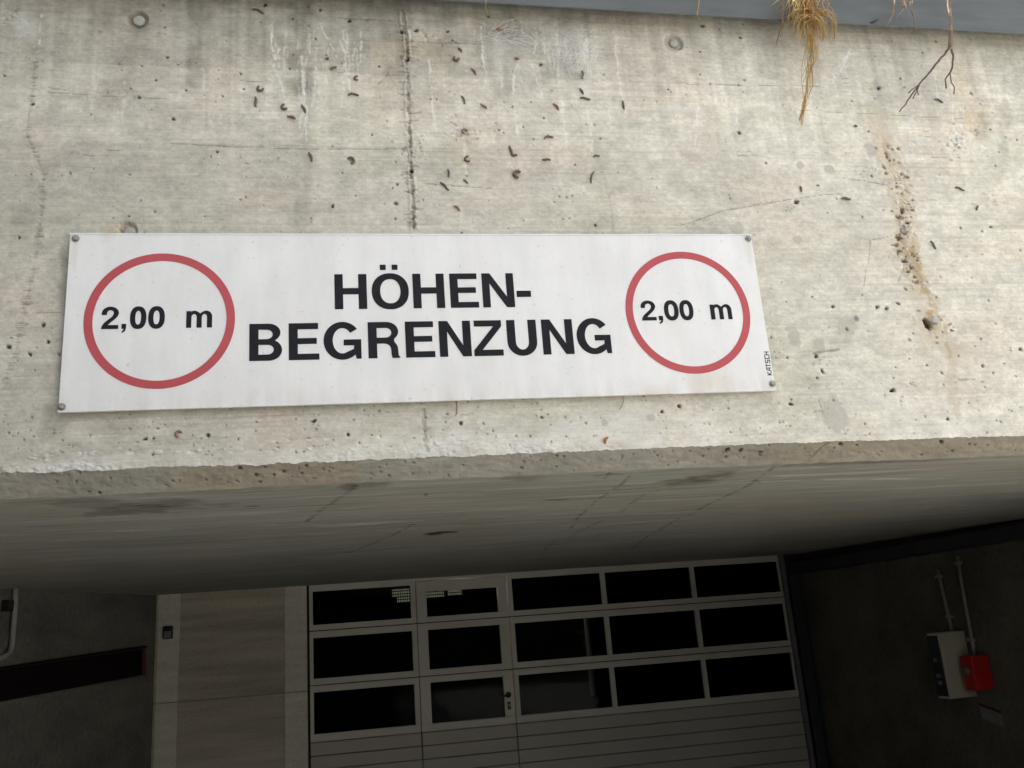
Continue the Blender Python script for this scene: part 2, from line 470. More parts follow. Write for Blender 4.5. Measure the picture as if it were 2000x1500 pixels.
# ---- concrete wall over the entrance: face, bevelled edge, soffit
wall = empty('concrete_wall', (0.5, 0.3, 2.0), 'board marked grey concrete wall above the garage entrance, stained and pitted', 'wall')
pw = lambda x, y: onY(x, y, WY)[[0, 2]]
STEP = 0.0032
X0, X1 = -1.42, 2.42
ZT = ZO + 1.62
U = np.arange(X0, X1, STEP)
zedge_x = [pw(x, y)[0] for x, y in ((0, 925), (500, 907), (1000, 887), (1500, 866), (2000, 851))]
zedge_z = [pw(x, y)[1] for x, y in ((0, 925), (500, 907), (1000, 887), (1500, 866), (2000, 851))]
ZE = ZO - 0.163
V = np.arange(ZT, ZE - 0.0001, -STEP); V[-1] = ZE
S = Sheet(U, V, (0.560, 0.535, 0.468), pw)
A, B = S.U, S.V
warp = (fbm(A, B, 0.25, 0.25, 3, 1) - 0.5)
# broad weathering
S.C *= (1 + 0.26 * (fbm(A, B, 0.42, 0.30, 5, 11) - 0.5))[..., None]
S.C *= (1 + 0.44 * (fbm(A, B, 0.06, 0.04, 5, 21) - 0.5))[..., None]
S.C *= (1 + 0.17 * (fbm(A, B, 0.16, 0.004, 3, 31) - 0.5) * (0.4 + 1.2 * fbm(A, B, 0.35, 0.2, 2, 35)))[..., None]
S.C *= (1 + 0.46 * (fbm(A, B, 0.013, 0.009, 3, 41, 0.8) - 0.5))[..., None]
pk = sm(0.52, 0.72, fbm(A, B, 0.22, 0.16, 4, 51))[..., None]; S.C = S.C * (1 - pk) + S.C * np.array([1.01, 0.975, 0.96], np.float32) * pk
gn = sm(0.54, 0.72, fbm(A, B, 0.26, 0.2, 4, 61))[..., None]; S.C = S.C * (1 - gn) + S.C * np.array([0.955, 0.97, 0.945], np.float32) * gn
# light from the right painted in: colour brightens left to right; top darkened
side_light = sm(-1.2, 2.0, A + 0.25 * warp)[..., None]; S.C *= 0.89 + 0.17 * side_light
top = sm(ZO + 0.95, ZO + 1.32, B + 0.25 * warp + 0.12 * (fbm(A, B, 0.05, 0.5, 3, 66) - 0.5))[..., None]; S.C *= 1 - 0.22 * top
# boards: horizontal joints, each board a touch different and a fraction proud
# joints read off the photo
jz = [pw(x, y)[1] for x, y in ((60, 122), (60, 275), (300, 437), (30, 605), (30, 735), (700, 806))]
jz = sorted(jz + [ZO + 1.28, ZO + 1.41, ZO + 1.54])
for k in range(len(jz) - 1):
    m = ((B + 0.003 * warp) > jz[k]) & ((B + 0.003 * warp) <= jz[k + 1])
    f_ = random.uniform(0.97, 1.03)
    zm = (jz[k] + jz[k + 1]) / 2
    if zm > pw(60, 122)[1]: f_ = 0.90
    elif zm > pw(60, 275)[1]: f_ = 1.04
    elif zm > pw(300, 437)[1]: f_ = 0.95
    S.C[m] *= (1 + (f_ - 1) * (1.15 - sm(-0.6, 1.6, A[m])))[:, None]; S.D[m] += random.uniform(-0.0006, 0.0006)
for z in jz:
    d = np.abs(B + 0.004 * warp - z)
    a = (1 - sm(0.0004, 0.0030, d)) * sm(0.45, 0.68, fbm(A, B, 0.16, 0.05, 3, int(z * 1000) % 90))
    S.D -= 0.0011 * a; S.C *= (1 - 0.12 * a)[..., None]
S.D += 0.0009 * (fbm(A, B, 0.25, 0.005, 3, 71) - 0.5) + 0.0012 * (fbm(A, B, 0.02, 0.016, 3, 74) - 0.5)
gmask = sm(0.45, 0.62, fbm(A, B, 0.5, 0.16, 3, 91))
S.C *= (1 + 0.22 * (fbm(A, B, 0.40, 0.0065, 2, 95, 0.4) - 0.5) * gmask)[..., None]
stk = (fbm(A, B, 0.022, 0.9, 3, 97) - 0.5) * sm(ZO + 0.45, ZO + 1.2, B + 0.2 * warp)
S.C *= (1 + 0.44 * stk)[..., None]
# dark water streaks and grime
for x, y0, y1, w, al in ((385, 20, 150, 30, .30), (585, 30, 160, 42, .42), (595, 150, 430, 24, .2), (575, 330, 440, 20, .2), (230, 30, 180, 40, .18),
                         (690, 10, 120, 45, .2), (770, 20, 140, 50, .2), (1000, 60, 150, 90, .22), (1090, 60, 140, 90, .2), (60, 340, 440, 30, .15), (125, 480, 780, 14, .28),
                         (100, 800, 880, 28, .22), (1470, 450, 470, 30, .15), (1920, 190, 260, 26, .22), (1960, 120, 340, 16, .18), (1500, 60, 130, 40, .15),
                         (1740, 80, 200, 60, .12), (870, 40, 120, 60, .18), (420, 810, 870, 60, .10), (1380, 250, 420, 80, .06)):
    S.line([(x, y0), (x + 4, (y0 + y1) / 2), (x - 2, y1)], w * 0.0016 * 1.6, (0.44, 0.435, 0.41), min(1, al * 1.35), 0, 1.1, 0.95, True, seed=int(x) % 70 + 200, grain=0.05)
# warm ochre film under the coping, around the long joint
for x, y, rx, ry, al in ((850, 110, 110, 60, .35), (760, 120, 60, 90, .3), (900, 290, 50, 50, .35), (620, 120, 60, 40, .15), (230, 60, 60, 80, .2), (1880, 180, 50, 120, .3),
                         (1900, 240, 30, 50, .3), (1300, 430, 90, 40, .12), (240, 448, 46, 14, .5), (1620, 80, 70, 50, .15)):
    S.blob(x, y, rx, ry, (0.98, 0.86, 0.66), al, 0, 0.6, 0.9, True, seed=int(x) % 60 + 260, grain=0.06)
# pale and lime-white zones, largest along the lower edge
LW = (0.70, 0.70, 0.675)
for x, y, rx, ry, al in ((1200, 845, 330, 60, .40), (900, 860, 200, 44, .45), (600, 900, 240, 40, .3), (200, 905, 220, 26, .35), (1780, 800, 200, 90, .18),
                         (40, 50, 45, 40, .35), (980, 105, 60, 40, .22), (1110, 95, 70, 50, .25), (1330, 250, 160, 110, .10), (1550, 300, 90, 90, .10), (1330, 215, 60, 16, .30)):
    S.blob(x, y, rx, ry, LW, al, 0, 0.7, 0.9, seed=int(x) % 60 + 300, grain=0.05)
# white lime runs
for pts, w in (([(545, 95), (535, 130), (550, 165), (556, 200)], 5), ([(590, 110), (592, 150), (597, 210), (600, 290)], 6), ([(625, 45), (640, 75), (655, 110)], 4), ([(665, 80), (675, 110), (681, 175)], 4),
               ([(705, 50), (707, 90), (700, 135)], 4), ([(940, 50), (942, 95), (945, 125)], 4), ([(1010, 125), (1002, 150), (1004, 220), (1012, 265)], 5), ([(1040, 125), (1050, 160), (1058, 190)], 3),
               ([(1145, 205), (1152, 240), (1158, 300)], 6), ([(1203, 90), (1206, 140), (1215, 190), (1222, 220)], 4), ([(1203, 85), (1225, 90)], 3), ([(1092, 225), (1094, 252)], 3),
               ([(838, 115), (842, 170), (850, 255)], 5), ([(1362, 205), (1358, 290)], 5), ([(1440, 210), (1440, 240)], 4), ([(905, 285), (910, 340)], 5), ([(800, 60), (800, 300)], 6),
               ([(530, 60), (533, 100)], 5), ([(1820, 120), (1833, 190)], 4), ([(1860, 160), (1862, 250)], 4), ([(80, 30), (78, 85)], 4), ([(995, 320), (1010, 338)], 5)):
    S.line(pts, w * 0.0015, (0.74, 0.74, 0.70), 0.5, 0.0004, 1.6, 0.9, seed=int(pts[0][0]) % 50 + 400, grain=0.012)
rd = random.Random(31)
def drip(x, y, L, w, al, depth=0):
    pts = [(x, y)]
    n_ = max(3, int(L / 14))
    for i in range(n_): pts.append((pts[-1][0] + rd.gauss(0.4, 2.6), pts[-1][1] + L / n_))
    S.line(pts, w * 0.0015, (0.76, 0.76, 0.73), al, 0.0003, 1.5, 0.9, seed=rd.randint(400, 460), grain=0.01)
    if depth < 2 and rd.random() < 0.75:
        q = rd.choice(pts[:-1]); drip(q[0], q[1], L * rd.uniform(0.3, 0.6), w * 0.7, al * 0.9, depth + 1)
        S.line([q, (q[0] + rd.uniform(-14, 14), q[1] - rd.uniform(4, 14))], w * 0.0011, (0.76, 0.76, 0.73), al * 0.8, 0, 1.4, 0.9, seed=rd.randint(400, 460), grain=0.01)
for k in range(16): drip(rd.uniform(525, 715), rd.uniform(40, 105), rd.uniform(30, 120), rd.uniform(2.0, 3.4), 0.34)
for k in range(8): drip(rd.uniform(575, 620), rd.uniform(90, 200), rd.uniform(40, 110), rd.uniform(3, 5), 0.24)
for k in range(14): drip(rd.uniform(930, 1160), rd.uniform(45, 120), rd.uniform(20, 90), rd.uniform(2, 3.4), 0.3)
for k in range(9): drip(rd.uniform(1060, 1165), rd.uniform(50, 110), rd.uniform(15, 60), rd.uniform(3, 5), 0.32)
for k in range(10): drip(rd.uniform(20, 2000), rd.uniform(40, 250), rd.uniform(30, 120), rd.uniform(2.5, 5), 0.25)
# fine hair cracks and board splinters
CR = (0.30, 0.29, 0.27)
for pts, w in (([(330, 280), (450, 286), (560, 290), (640, 291), (790, 291)], 2.4), ([(95, 180), (200, 187), (320, 193)], 2), ([(470, 157), (520, 161)], 2.2), ([(95, 172), (128, 176)], 2.2),
               ([(140, 299), (188, 306)], 2.2), ([(208, 293), (232, 294)], 2.6), ([(660, 35), (785, 40)], 2.5), ([(660, 142), (800, 148)], 2), ([(800, 82), (950, 86)], 2), ([(820, 358), (960, 368)], 2.4),
               ([(1330, 440), (1370, 428), (1410, 412), (1470, 402), (1540, 390)], 2.6), ([(1540, 390), (1600, 382), (1640, 378)], 1.8), ([(1648, 348), (1690, 354), (1735, 362)], 2.8), ([(1440, 305), (1480, 303)], 2.2),
               ([(1640, 155), (1655, 153)], 2), ([(1640, 163), (1655, 162)], 2), ([(1820, 307), (1850, 308)], 2.4), ([(1800, 392), (1830, 390)], 2), ([(1797, 258), (1815, 257)], 2.2), ([(1797, 265), (1820, 268)], 2.2),
               ([(1700, 470), (1688, 560)], 2), ([(1705, 468), (1745, 460)], 2), ([(1340, 165), (1600, 168)], 1.6), ([(1560, 215), (1880, 232)], 1.6), ([(1380, 295), (1640, 300)], 1.6), ([(740, 165), (758, 142)], 2.4),
               ([(1590, 690), (1640, 682)], 6), ([(20, 610), (120, 610)], 1.8), ([(890, 780), (893, 812), (925, 808)], 2), ([(1870, 742), (1905, 741)], 4), ([(1765, 520), (1755, 550)], 2.4), ([(1600, 780), (1605, 808)], 4)):
    S.line(pts, w * 0.0016, CR, 0.6, -0.0012, 0.7, 0.6, mul=True, seed=int(pts[0][1]) % 50 + 450, grain=0.014)
# ragged upright pour joint (dark fins) and the ticked one on the left
joint = [(787, 20), (795, 100), (798, 180), (800, 260), (803, 330), (806, 390), (808, 450)]
S.line(joint, 0.018, (0.76, 0.68, 0.61), 0.5, -0.0005, 1.2, 0.8, mul=True, seed=500, grain=0.01)
S.line(joint, 0.010, (0.55, 0.48, 0.43), 0.36, -0.0012, 2.6, 0.7, mul=True, seed=510, grain=0.008)
for y0, y1, al in ((180, 215, .35), (250, 302, .75), (318, 345, .5), (365, 395, .4), (405, 442, .6), (95, 118, .4)):
    S.line([(np.interp(y, [q[1] for q in joint], [q[0] for q in joint]), y) for y in (y0, (y0 + y1) / 2, y1)], 0.011, (0.42, 0.35, 0.30), al, -0.0035, 2.2, 0.6, mul=True, seed=512 + int(y0) % 9, grain=0.007)
S.line([(x - 5, y) for x, y in joint], 0.006, (0.55, 0.55, 0.52), 0.5, 0.003, 1.4, 0.5, seed=520, grain=0.008)
S.line([(x + 5, y) for x, y in joint], 0.006, (0.52, 0.51, 0.48), 0.4, 0.003, 1.4, 0.5, seed=525, grain=0.008)
S.line([(824, 800), (829, 840), (832, 880)], 0.016, (0.6, 0.56, 0.5), 0.5, -0.003, 1.4, 0.6, mul=True, seed=530, grain=0.008)
for k in range(60):
    y = random.uniform(40, 445); x = np.interp(y, [q[1] for q in joint], [q[0] for q in joint]); s_ = random.choice((-1, -1, 1))
    S.line([(x, y), (x + s_ * random.uniform(6, 22), y + random.uniform(-3, 3))], 0.004, (0.55, 0.5, 0.45), 0.6, -0.0025, 0.8, 0.5, mul=True, seed=540 + k, grain=0.01)
tick = [(70, 120), (60, 200), (52, 260), (85, 340), (80, 430), (72, 480), (62, 540), (48, 600), (32, 680), (5, 760)]
for i in range(0, 120):
    t = random.random(); y = 120 + t * 640; x = np.interp(y, [q[1] for q in tick], [q[0] for q in tick])
    L = random.uniform(2, 7) * (1.6 if y > 450 else 1)
    S.line([(x - L, y), (x + L, y + random.uniform(-1, 1))], 0.0032, (0.5, 0.48, 0.45), 0.55, -0.0012, 0.6, 0.5, mul=True, seed=600 + i % 30, grain=0.01)
S.line(tick, 0.007, (0.75, 0.73, 0.7), 0.5, -0.0006, 1.0, 0.8, mul=True, seed=640, grain=0.015)
S.line([(1180, 345), (1192, 400), (1198, 455)], 0.012, (0.82, 0.8, 0.77), 0.5, -0.0006, 1.2, 0.8, mul=True, seed=645, grain=0.02)
# rust coloured honeycomb seam on the right
OC = (0.37, 0.285, 0.175); OC2 = (0.50, 0.43, 0.33)
vein = [(1718, 235), (1732, 285), (1748, 330), (1762, 380), (1764, 430), (1764, 480), (1778, 530), (1800, 575), (1812, 620), (1840, 670), (1852, 695)]
S.line(vein, 0.11, (0.52, 0.45, 0.35), 0.4, 0, 1.6, 0.95, seed=699, grain=0.035)
S.line(vein, 0.085, OC2, 0.5, 0, 1.5, 0.95, seed=700, grain=0.03)
S.line([(x + 20, y + 4) for x, y in vein[4:9]], 0.03, (0.42, 0.30, 0.15), 0.45, 0, 1.5, 0.9, seed=701, grain=0.025)
S.line(vein[1:7], 0.05, OC, 0.5, 0, 1.8, 0.9, seed=702, grain=0.022)
S.line([(x - 14, y + 10) for x, y in vein[0:4]], 0.035, (0.60, 0.53, 0.42), 0.5, 0.0015, 1.8, 0.8, seed=703, grain=0.014)
S.line(vein[1:6], 0.055, OC2, 0.5, -0.0015, 1.2, 0.8, seed=705, grain=0.02)
S.line([(1750, 270), (1756, 330), (1752, 380)], 0.04, (0.62, 0.58, 0.5), 0.5, 0.002, 1.4, 0.7, seed=710, grain=0.01)
S.line([(1762, 470), (1785, 520), (1808, 570)], 0.035, OC, 0.6, -0.001, 1.3, 0.8, seed=712, grain=0.015)
S.line([(1783, 490), (1800, 540), (1812, 575), (1830, 600)], 0.02, OC, 0.6, 0, 1.2, 0.8, seed=713, grain=0.02)
S.line([(1800, 640), (1806, 690)], 0.05, OC2, 0.35, 0, 1.2, 0.95, seed=714, grain=0.02)
S.line([(1845, 640), (1855, 695)], 0.02, OC, 0.5, 0, 1.2, 0.9, seed=716, grain=0.02)
S.line([(1852, 742), (1860, 780), (1870, 810)], 0.03, OC2, 0.55, 0, 1.1, 0.9, seed=718, grain=0.02)
rs = random.Random(5)
for k in range(190):
    t = rs.random() ** 0.9; y = 275 + t * 290; x = np.interp(y, [q[1] for q in vein], [q[0] for q in vein]) + rs.gauss(2, 13)
    r = rs.uniform(1.2, 2.6) * rs.choice((1, 1, 1.4, 2.2))
    if rs.random() < 0.42: S.blob(x, y, r, r * 0.7, (0.17, 0.125, 0.085), 0.85, -0.006, 0.9, 0.5, grain=0.006, seed=720 + k, rot=rs.uniform(-1, 1))
    else: S.blob(x, y, r, r * 0.7, (0.70, 0.65, 0.57), 0.75, 0.0045, 0.9, 0.5, grain=0.006, seed=720 + k, rot=rs.uniform(-1, 1))
for x, y, rx, ry in ((1763, 412, 7, 9), (1757, 425, 9, 6), (1765, 450, 9, 12), (1755, 463, 8, 8), (1756, 492, 7, 8), (1768, 510, 8, 6)):
    S.blob(x, y, rx * 0.8, ry * 0.8, (0.12, 0.085, 0.06), 0.85, -0.009, 0.9, 0.5, seed=850 + rx, grain=0.006)
S.blob(1766, 447, 6, 8, (0.45, 0.42, 0.42), 0.8, 0.006, 0.3, 0.4, seed=860)
S.blob(1815, 630, 20, 22, OC, 0.55, -0.002, 0.7, 0.8, seed=861); S.blob(1813, 633, 8, 16, (0.035, 0.028, 0.02), 1, -0.014, 0.35, 0.35, seed=862, rot=0.5)
S.blob(1826, 627, 8, 9, (0.42, 0.44, 0.45), 0.9, 0.006, 0.2, 0.3, seed=863); S.blob(1819, 612, 10, 8, (0.45, 0.30, 0.14), 0.8, 0.004, 0.4, 0.5, seed=864)
for k in range(26):
    S.blob(rs.gauss(1815, 22), rs.gauss(640, 24), rs.uniform(2, 6), rs.uniform(2, 4), rs.choice(((0.25, 0.16, 0.09), (0.6, 0.55, 0.47))), 0.7, rs.choice((-0.004, 0.003)), 0.5, 0.5, seed=870 + k)
# white spalls and scratches
for k in range(60):
    t = rs.random(); S.blob(1660 - 36 * t + rs.gauss(0, 3), 98 + 68 * t + rs.gauss(0, 4), rs.uniform(2, 5), rs.uniform(1.2, 2.5), (0.62, 0.62, 0.61), 0.6, rs.choice((-0.001, 0.0015)), 0.5, 0.5, seed=900 + k, rot=0.8)
for k in range(50):
    S.blob(rs.gauss(1867, 7), rs.gauss(278, 14), rs.uniform(2, 5), rs.uniform(1.5, 4), rs.choice(((0.70, 0.70, 0.66), (0.66, 0.66, 0.62), (0.3, 0.29, 0.26))), 0.75, rs.choice((-0.003, 0.003)), 0.5, 0.5, seed=950 + k)
for x, y, n, sp in ((613, 828, 14, 7), (1783, 748, 12, 6), (1605, 705, 16, 8), (1700, 330, 16, 12), (1545, 405, 10, 8), (900, 262, 36, 16), (812, 290, 26, 16), (75, 110, 10, 10), (1905, 255, 10, 6), (15, 30, 20, 12),
                    (1925, 400, 14, 14), (480, 318, 10, 14), (1755, 360, 14, 14), (245, 447, 26, 14), (1360, 437, 14, 12), (835, 70, 18, 10)):
    for k in range(n):
        S.blob(rs.gauss(x, sp), rs.gauss(y, sp * 0.7), rs.uniform(1.5, 4.5), rs.uniform(1, 3), rs.choice(((0.62, 0.61, 0.57), (0.2, 0.19, 0.17), (0.42, 0.33, 0.24))), 0.6, rs.choice((-0.002, 0.002)), 0.5, 0.5, seed=1000 + k)
# smoother, darker mortar repairs
MR = (0.40, 0.385, 0.34)
for x, y, rx, ry, rot in ((1655, 634, 20, 22, 0.2), (1630, 808, 26, 38, 0.15), (1600, 672, 14, 15, 0), (1440, 446, 17, 14, 0), (1558, 467, 10, 9, 0), (1622, 331, 11, 10, 0), (1563, 322, 7, 8, 0), (1703, 291, 12, 11, 0),
                          (1550, 655, 13, 20, 0.3), (1361, 446, 16, 5, 0), (1183, 826, 7, 7, 0), (1563 - 290, 814, 10, 10, 0)):
    S.blob(x, y, rx, ry, MR, 0.7, 0.0010, 0.5, 0.25, seed=int(x) % 97 + 1100, rot=rot, grain=0.016)
S.blob(1654, 643, 3.5, 4, (0.2, 0.2, 0.2), 0.9, -0.006, 0.2, 0.4); S.blob(1672, 622, 6, 6, (0.24, 0.23, 0.26), 0.8, -0.005, 0.3, 0.4)
# bug holes, read off the photograph: enlarged-crop coordinates, 'b' = large
def crop(ox, oy, lst, r=2.2, big=4.1):
    for t in lst:
        S.pit(ox + t[0] / 2.985, oy + t[1] / 2.985, big * random.uniform(0.65, 1.2) if len(t) > 2 else r * random.uniform(0.8, 1.15), 0.92 if len(t) > 2 else 0.8)


crop(0, 0, [(1545, 30, 1), (935, 62), (952, 30), (958, 158), (975, 333, 1), (580, 185), (908, 466), (760, 516), (625, 540), (190, 607, 1), (883, 640), (1010, 693, 1), (1190, 553), (1082, 525), (1270, 460), (1403, 430), (543, 985), (755, 1017),
            (1228, 912), (1265, 885, 1), (1550, 468), (1903, 320), (1905, 340, 1), (1865, 58, 1), (820, 1168), (750, 1262), (900, 1233), (1195, 1262), (110, 1385, 1), (1403, 1163), (1432, 1150), (1937, 1200, 1), (25, 440), (530, 667), (180, 1015),
            (825, 385), (1036, 375), (1275, 412), (1297, 560), (1420, 520), (1690, 400), (1706, 318), (1520, 128), (1840, 225), (410, 1010), (360, 1025), (1798, 40), (1705, 108), (810, 568, 1)])
crop(660, 0, [(66, 120, 1), (372, 185, 1), (455, 175, 1), (640, 182, 1), (668, 235), (608, 262), (410, 342, 1), (285, 706), (80, 688), (197, 786), (240, 386), (25, 1007), (102, 1141), (345, 1075), (318, 1094), (334, 1185, 1), (335, 1275), (720, 1355),
              (994, 1333), (1500, 1312, 1), (1312, 1278), (1260, 1180), (1497, 727), (1530, 805, 1), (1380, 960), (1107, 1006), (1140, 812), (1080, 740), (1015, 622), (575, 578), (1183, 375, 1), (1925, 520), (1940, 537), (1630, 1005), (1830, 1040), (1173, 185),
              (1290, 1145), (1365, 1143), (1335, 1150), (1545, 1358), (1350, 1272), (495, 1165), (920, 720), (940, 757), (964, 772), (1200, 688), (430, 995, 1), (1245, 527), (685, 243), (875, 95)])
crop(1330, 0, [(125, 150, 1), (225, 170), (345, 218, 1), (112, 300), (110, 433), (370, 466), (335, 495), (170, 490), (1132, 327), (1278, 456), (1153, 510, 1), (1130, 575), (995, 588), (595, 610), (1093, 767), (495, 950), (1112, 1024), (800, 1080, 1),
               (675, 1178, 1), (285, 1155), (1180, 1225), (855, 1243), (1055, 1265), (1230, 240), (1408, 306), (1485, 240), (340, 773, 1), (1300, 1038), (1960, 815), (1630, 1328), (1755, 1345), (1980, 1460), (1855, 885), (1833, 967), (1745, 605), (1805, 755), (1692, 545, 1),
               (1808, 1322, 1), (905, 1155), (360, 140)])
crop(0, 430, [(250, 610, 1), (280, 708, 1), (48, 735, 1), (65, 686), (172, 782, 1), (215, 745), (200, 874), (345, 783, 1), (105, 1243), (52, 1240), (137, 1280), (525, 1255), (845, 1275, 1), (892, 1272, 1), (890, 1370, 1), (1212, 1255, 1), (1390, 1277), (1490, 1228),
              (757, 1335), (365, 1283), (352, 1345), (555, 1358), (918, 1215), (1725, 1355), (1773, 1354), (1940, 1278), (8, 1320), (1830, 1170, 1), (1850, 1215)])
crop(660, 430, [(152, 1107), (240, 1110), (715, 1182, 1), (848, 1185), (197, 1252), (125, 1297), (665, 1255), (1188, 1150, 1), (1225, 1132), (1185, 1107), (905, 1230), (1355, 1028), (1890, 1115, 1), (1990, 1085, 1), (1910, 1215), (540, 1265), (1040, 1260), (1120, 1260),
                (1245, 1290), (1330, 1260), (60, 1248, 1)])
crop(1330, 430, [(1055, 437), (765, 447), (614, 478), (888, 503, 1), (1200, 513, 1), (1145, 505, 1), (525, 682), (545, 765), (578, 705), (555, 800), (1355, 660), (1360, 732), (1332, 807), (620, 800), (793, 920, 1), (825, 880, 1), (643, 1073, 1), (655, 1140), (637, 1200),
                 (575, 1180), (1072, 1188), (1098, 1246), (1228, 995, 1), (1240, 990, 1), (1425, 1145), (1556, 1160, 1), (1253, 857), (1240, 918), (1435, 845), (1520, 888, 1), (1618, 792), (1715, 733), (1760, 848, 1), (1885, 838), (1920, 757), (1980, 753, 1), (1840, 1168),
                 (1975, 1090), (1783, 1236), (1930, 1113), (1748, 690), (1980, 173), (1835, 605), (1795, 470), (1820, 890), (1955, 910), (1490, 450), (1575, 640), (1560, 610), (278, 1097), (185, 1105), (1695, 335), (1265, 485, 1), (790, 795, 1)])
for k in range(520):
    S.pit(rs.uniform(0, 2000), rs.uniform(30, 900), rs.uniform(0.9, 1.8), 0.5)
for k in range(170):      # crowded towards the bottom edge
    x = rs.uniform(0, 2000); S.pit(x, rs.uniform(790, 905) - x * 0.03, rs.uniform(0.9, 2.2), 0.6)
# tie-hole sockets
for x, y, r in ((268, 38, 21), (1314, 83, 20), (250, 450, 20)):
    S.blob(x, y, r, r * 0.85, (0.80, 0.77, 0.73), 0.7, -0.011, 0.12, 0.2, True, seed=1300)
    S.line([(x + 8, y + 8), (x + 20, y + 10), (x + 34, y + 7)], 0.006, (0.6, 0.58, 0.54), 0.5, -0.002, 1.0, 0.6, True, seed=1310, grain=0.008)
# crumbled lower edge: lumps, lime crust
ew = 0.032 + 0.055 * np.exp(-((A - 0.02) / 0.26) ** 2)
eb = 1 - sm(0.0, 1.0, (B - ZE + 0.045 * (fbm(A, B, 0.09, 0.04, 3, 1400) - 0.5)) / ew)
lx = np.clip(1.1 - sm(-0.2, 0.9, A), 0.22, 1.0) * (0.45 + 0.9 * sm(0.40, 0.60, fbm(A, B * 0, 0.16, 1, 3, 1405)))
lump = fbm(A, B, 0.012, 0.009, 3, 1410, 0.85) - 0.48
S.D += eb * lx * (lump * 0.014 + (fbm(A, B, 0.05, 0.022, 2, 1415) - 0.5) * 0.010) - eb * lx * 0.001
S.C = S.C * (1 - (eb * 0.42 * lx)[..., None]) + np.array([0.66, 0.655, 0.64], np.float32) * (eb * 0.42 * lx)[..., None]
for k in range(46):
    x = rs.uniform(60, 1000); y = np.interp(x, [0, 500, 1000], [905, 885, 868]) - abs(rs.gauss(0, 16))
    S.blob(x, y, rs.uniform(4, 14), rs.uniform(2, 5), (0.68, 0.68, 0.65), 0.5, rs.uniform(-0.004, 0.004), 0.9, 0.7, grain=0.008, seed=1420 + k, rot=rs.uniform(-0.4, 0.4))
# assemble face
edge = (np.interp(U, zedge_x, zedge_z) - ZE)                           # true edge line, ragged
rag = (fbm(U, U * 0, 0.05, 1, 4, 1450) - 0.5) * 0.014 * np.clip(1.1 - sm(-0.2, 0.9, U), 0.25, 1) * (0.3 + 1.2 * fbm(U, U * 0, 0.35, 1, 2, 1452)) + (fbm(U, U * 0, 0.012, 1, 3, 1460) - 0.5) * 0.006
el = edge + rag
fall = 1 - sm(0, 0.05, B - ZE)
P = np.stack([A, WY - S.D, B + fall * el[None, :]], -1)
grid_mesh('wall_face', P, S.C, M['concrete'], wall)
# bevelled lower edge
nb = 26
t = np.linspace(0, 1, nb)[:, None]
lower_z = np.interp(U, [onY(x, y, WY + 0.05)[0] for x, y in ((0, 975), (670, 942), (1330, 912), (2000, 893))], [onY(x, y, WY + 0.05)[2] for x, y in ((0, 975), (670, 942), (1330, 912), (2000, 893))])
lower_z = 0.5 * lower_z + 0.5 * zf + (fbm(U, U * 0, 0.03, 1, 3, 1470) - 0.5) * 0.005
topP = P[-1]
botP = np.stack([U, np.full_like(U, WY + 0.052), lower_z], -1)
topS = np.stack([U, np.full_like(U, WY), ZE + edge], -1)
Pc = topS[None] * (1 - t[..., None]) + botP[None] * t[..., None] + (topP - topS)[None] * (1 - sm(0, 0.16, t))[..., None]
pc = lambda x, y: np.array([onY(x, y, WY + 0.025)[0], np.interp(y - (925 - x * 0.037), [0, 46], [0.075, 0])])
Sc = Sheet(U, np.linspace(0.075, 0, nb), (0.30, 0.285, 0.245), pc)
Sc.C *= (1 + 0.34 * (fbm(Sc.U, Sc.V, 0.3, 0.3, 4, 1500) - 0.5))[..., None]
Sc.C *= (1 + 0.36 * (fbm(Sc.U, Sc.V, 0.05, 0.02, 4, 1510) - 0.5))[..., None]
gg = sm(0.45, 0.62, fbm(Sc.U, Sc.V, 0.5, 0.5, 3, 1520))[..., None]; Sc.C = Sc.C * (1 - gg) + Sc.C * np.array([1.0, 0.93, 0.86], np.float32) * gg
for k in range(90): Sc.pit(rs.uniform(0, 2000), 0, 1, 0) if False else None
for k in range(110):
    x = rs.uniform(0, 2000); y = 925 - x * 0.037 + rs.uniform(4, 42); Sc.pit(x, y, rs.uniform(1.2, 2.8), 0.6)
for x, y, r in ((1417, 883, 6), (1444, 884, 4), (1484, 888, 4), (1833, 866, 5), (1637, 872, 5), (555, 922, 4), (500, 928, 4), (535, 927, 3), (470, 915, 4), (190, 960, 3)):
    Sc.pit(x, y, r, 0.85)
Sc.line([(1612, 868), (1600, 880), (1592, 900)], 0.006, CR, 0.7, -0.002, 0.8, 0.6, True, seed=1530)
Sc.line([(1215, 890), (1212, 910)], 0.006, CR, 0.6, -0.002, 0.8, 0.6, True, seed=1531)
nrm = np.array([0, -0.70, -0.70])
Sc.D += (0.006 * (fbm(Sc.U, Sc.V, 0.02, 0.012, 3, 1540) - 0.5)) * (np.sin(np.pi * t) ** 0.5)
Sc.D[0] = 0; Sc.D[-1] = 0
grid_mesh('slanted_edge', Pc + Sc.D[..., None] * nrm, Sc.C, M['concrete'], wall)

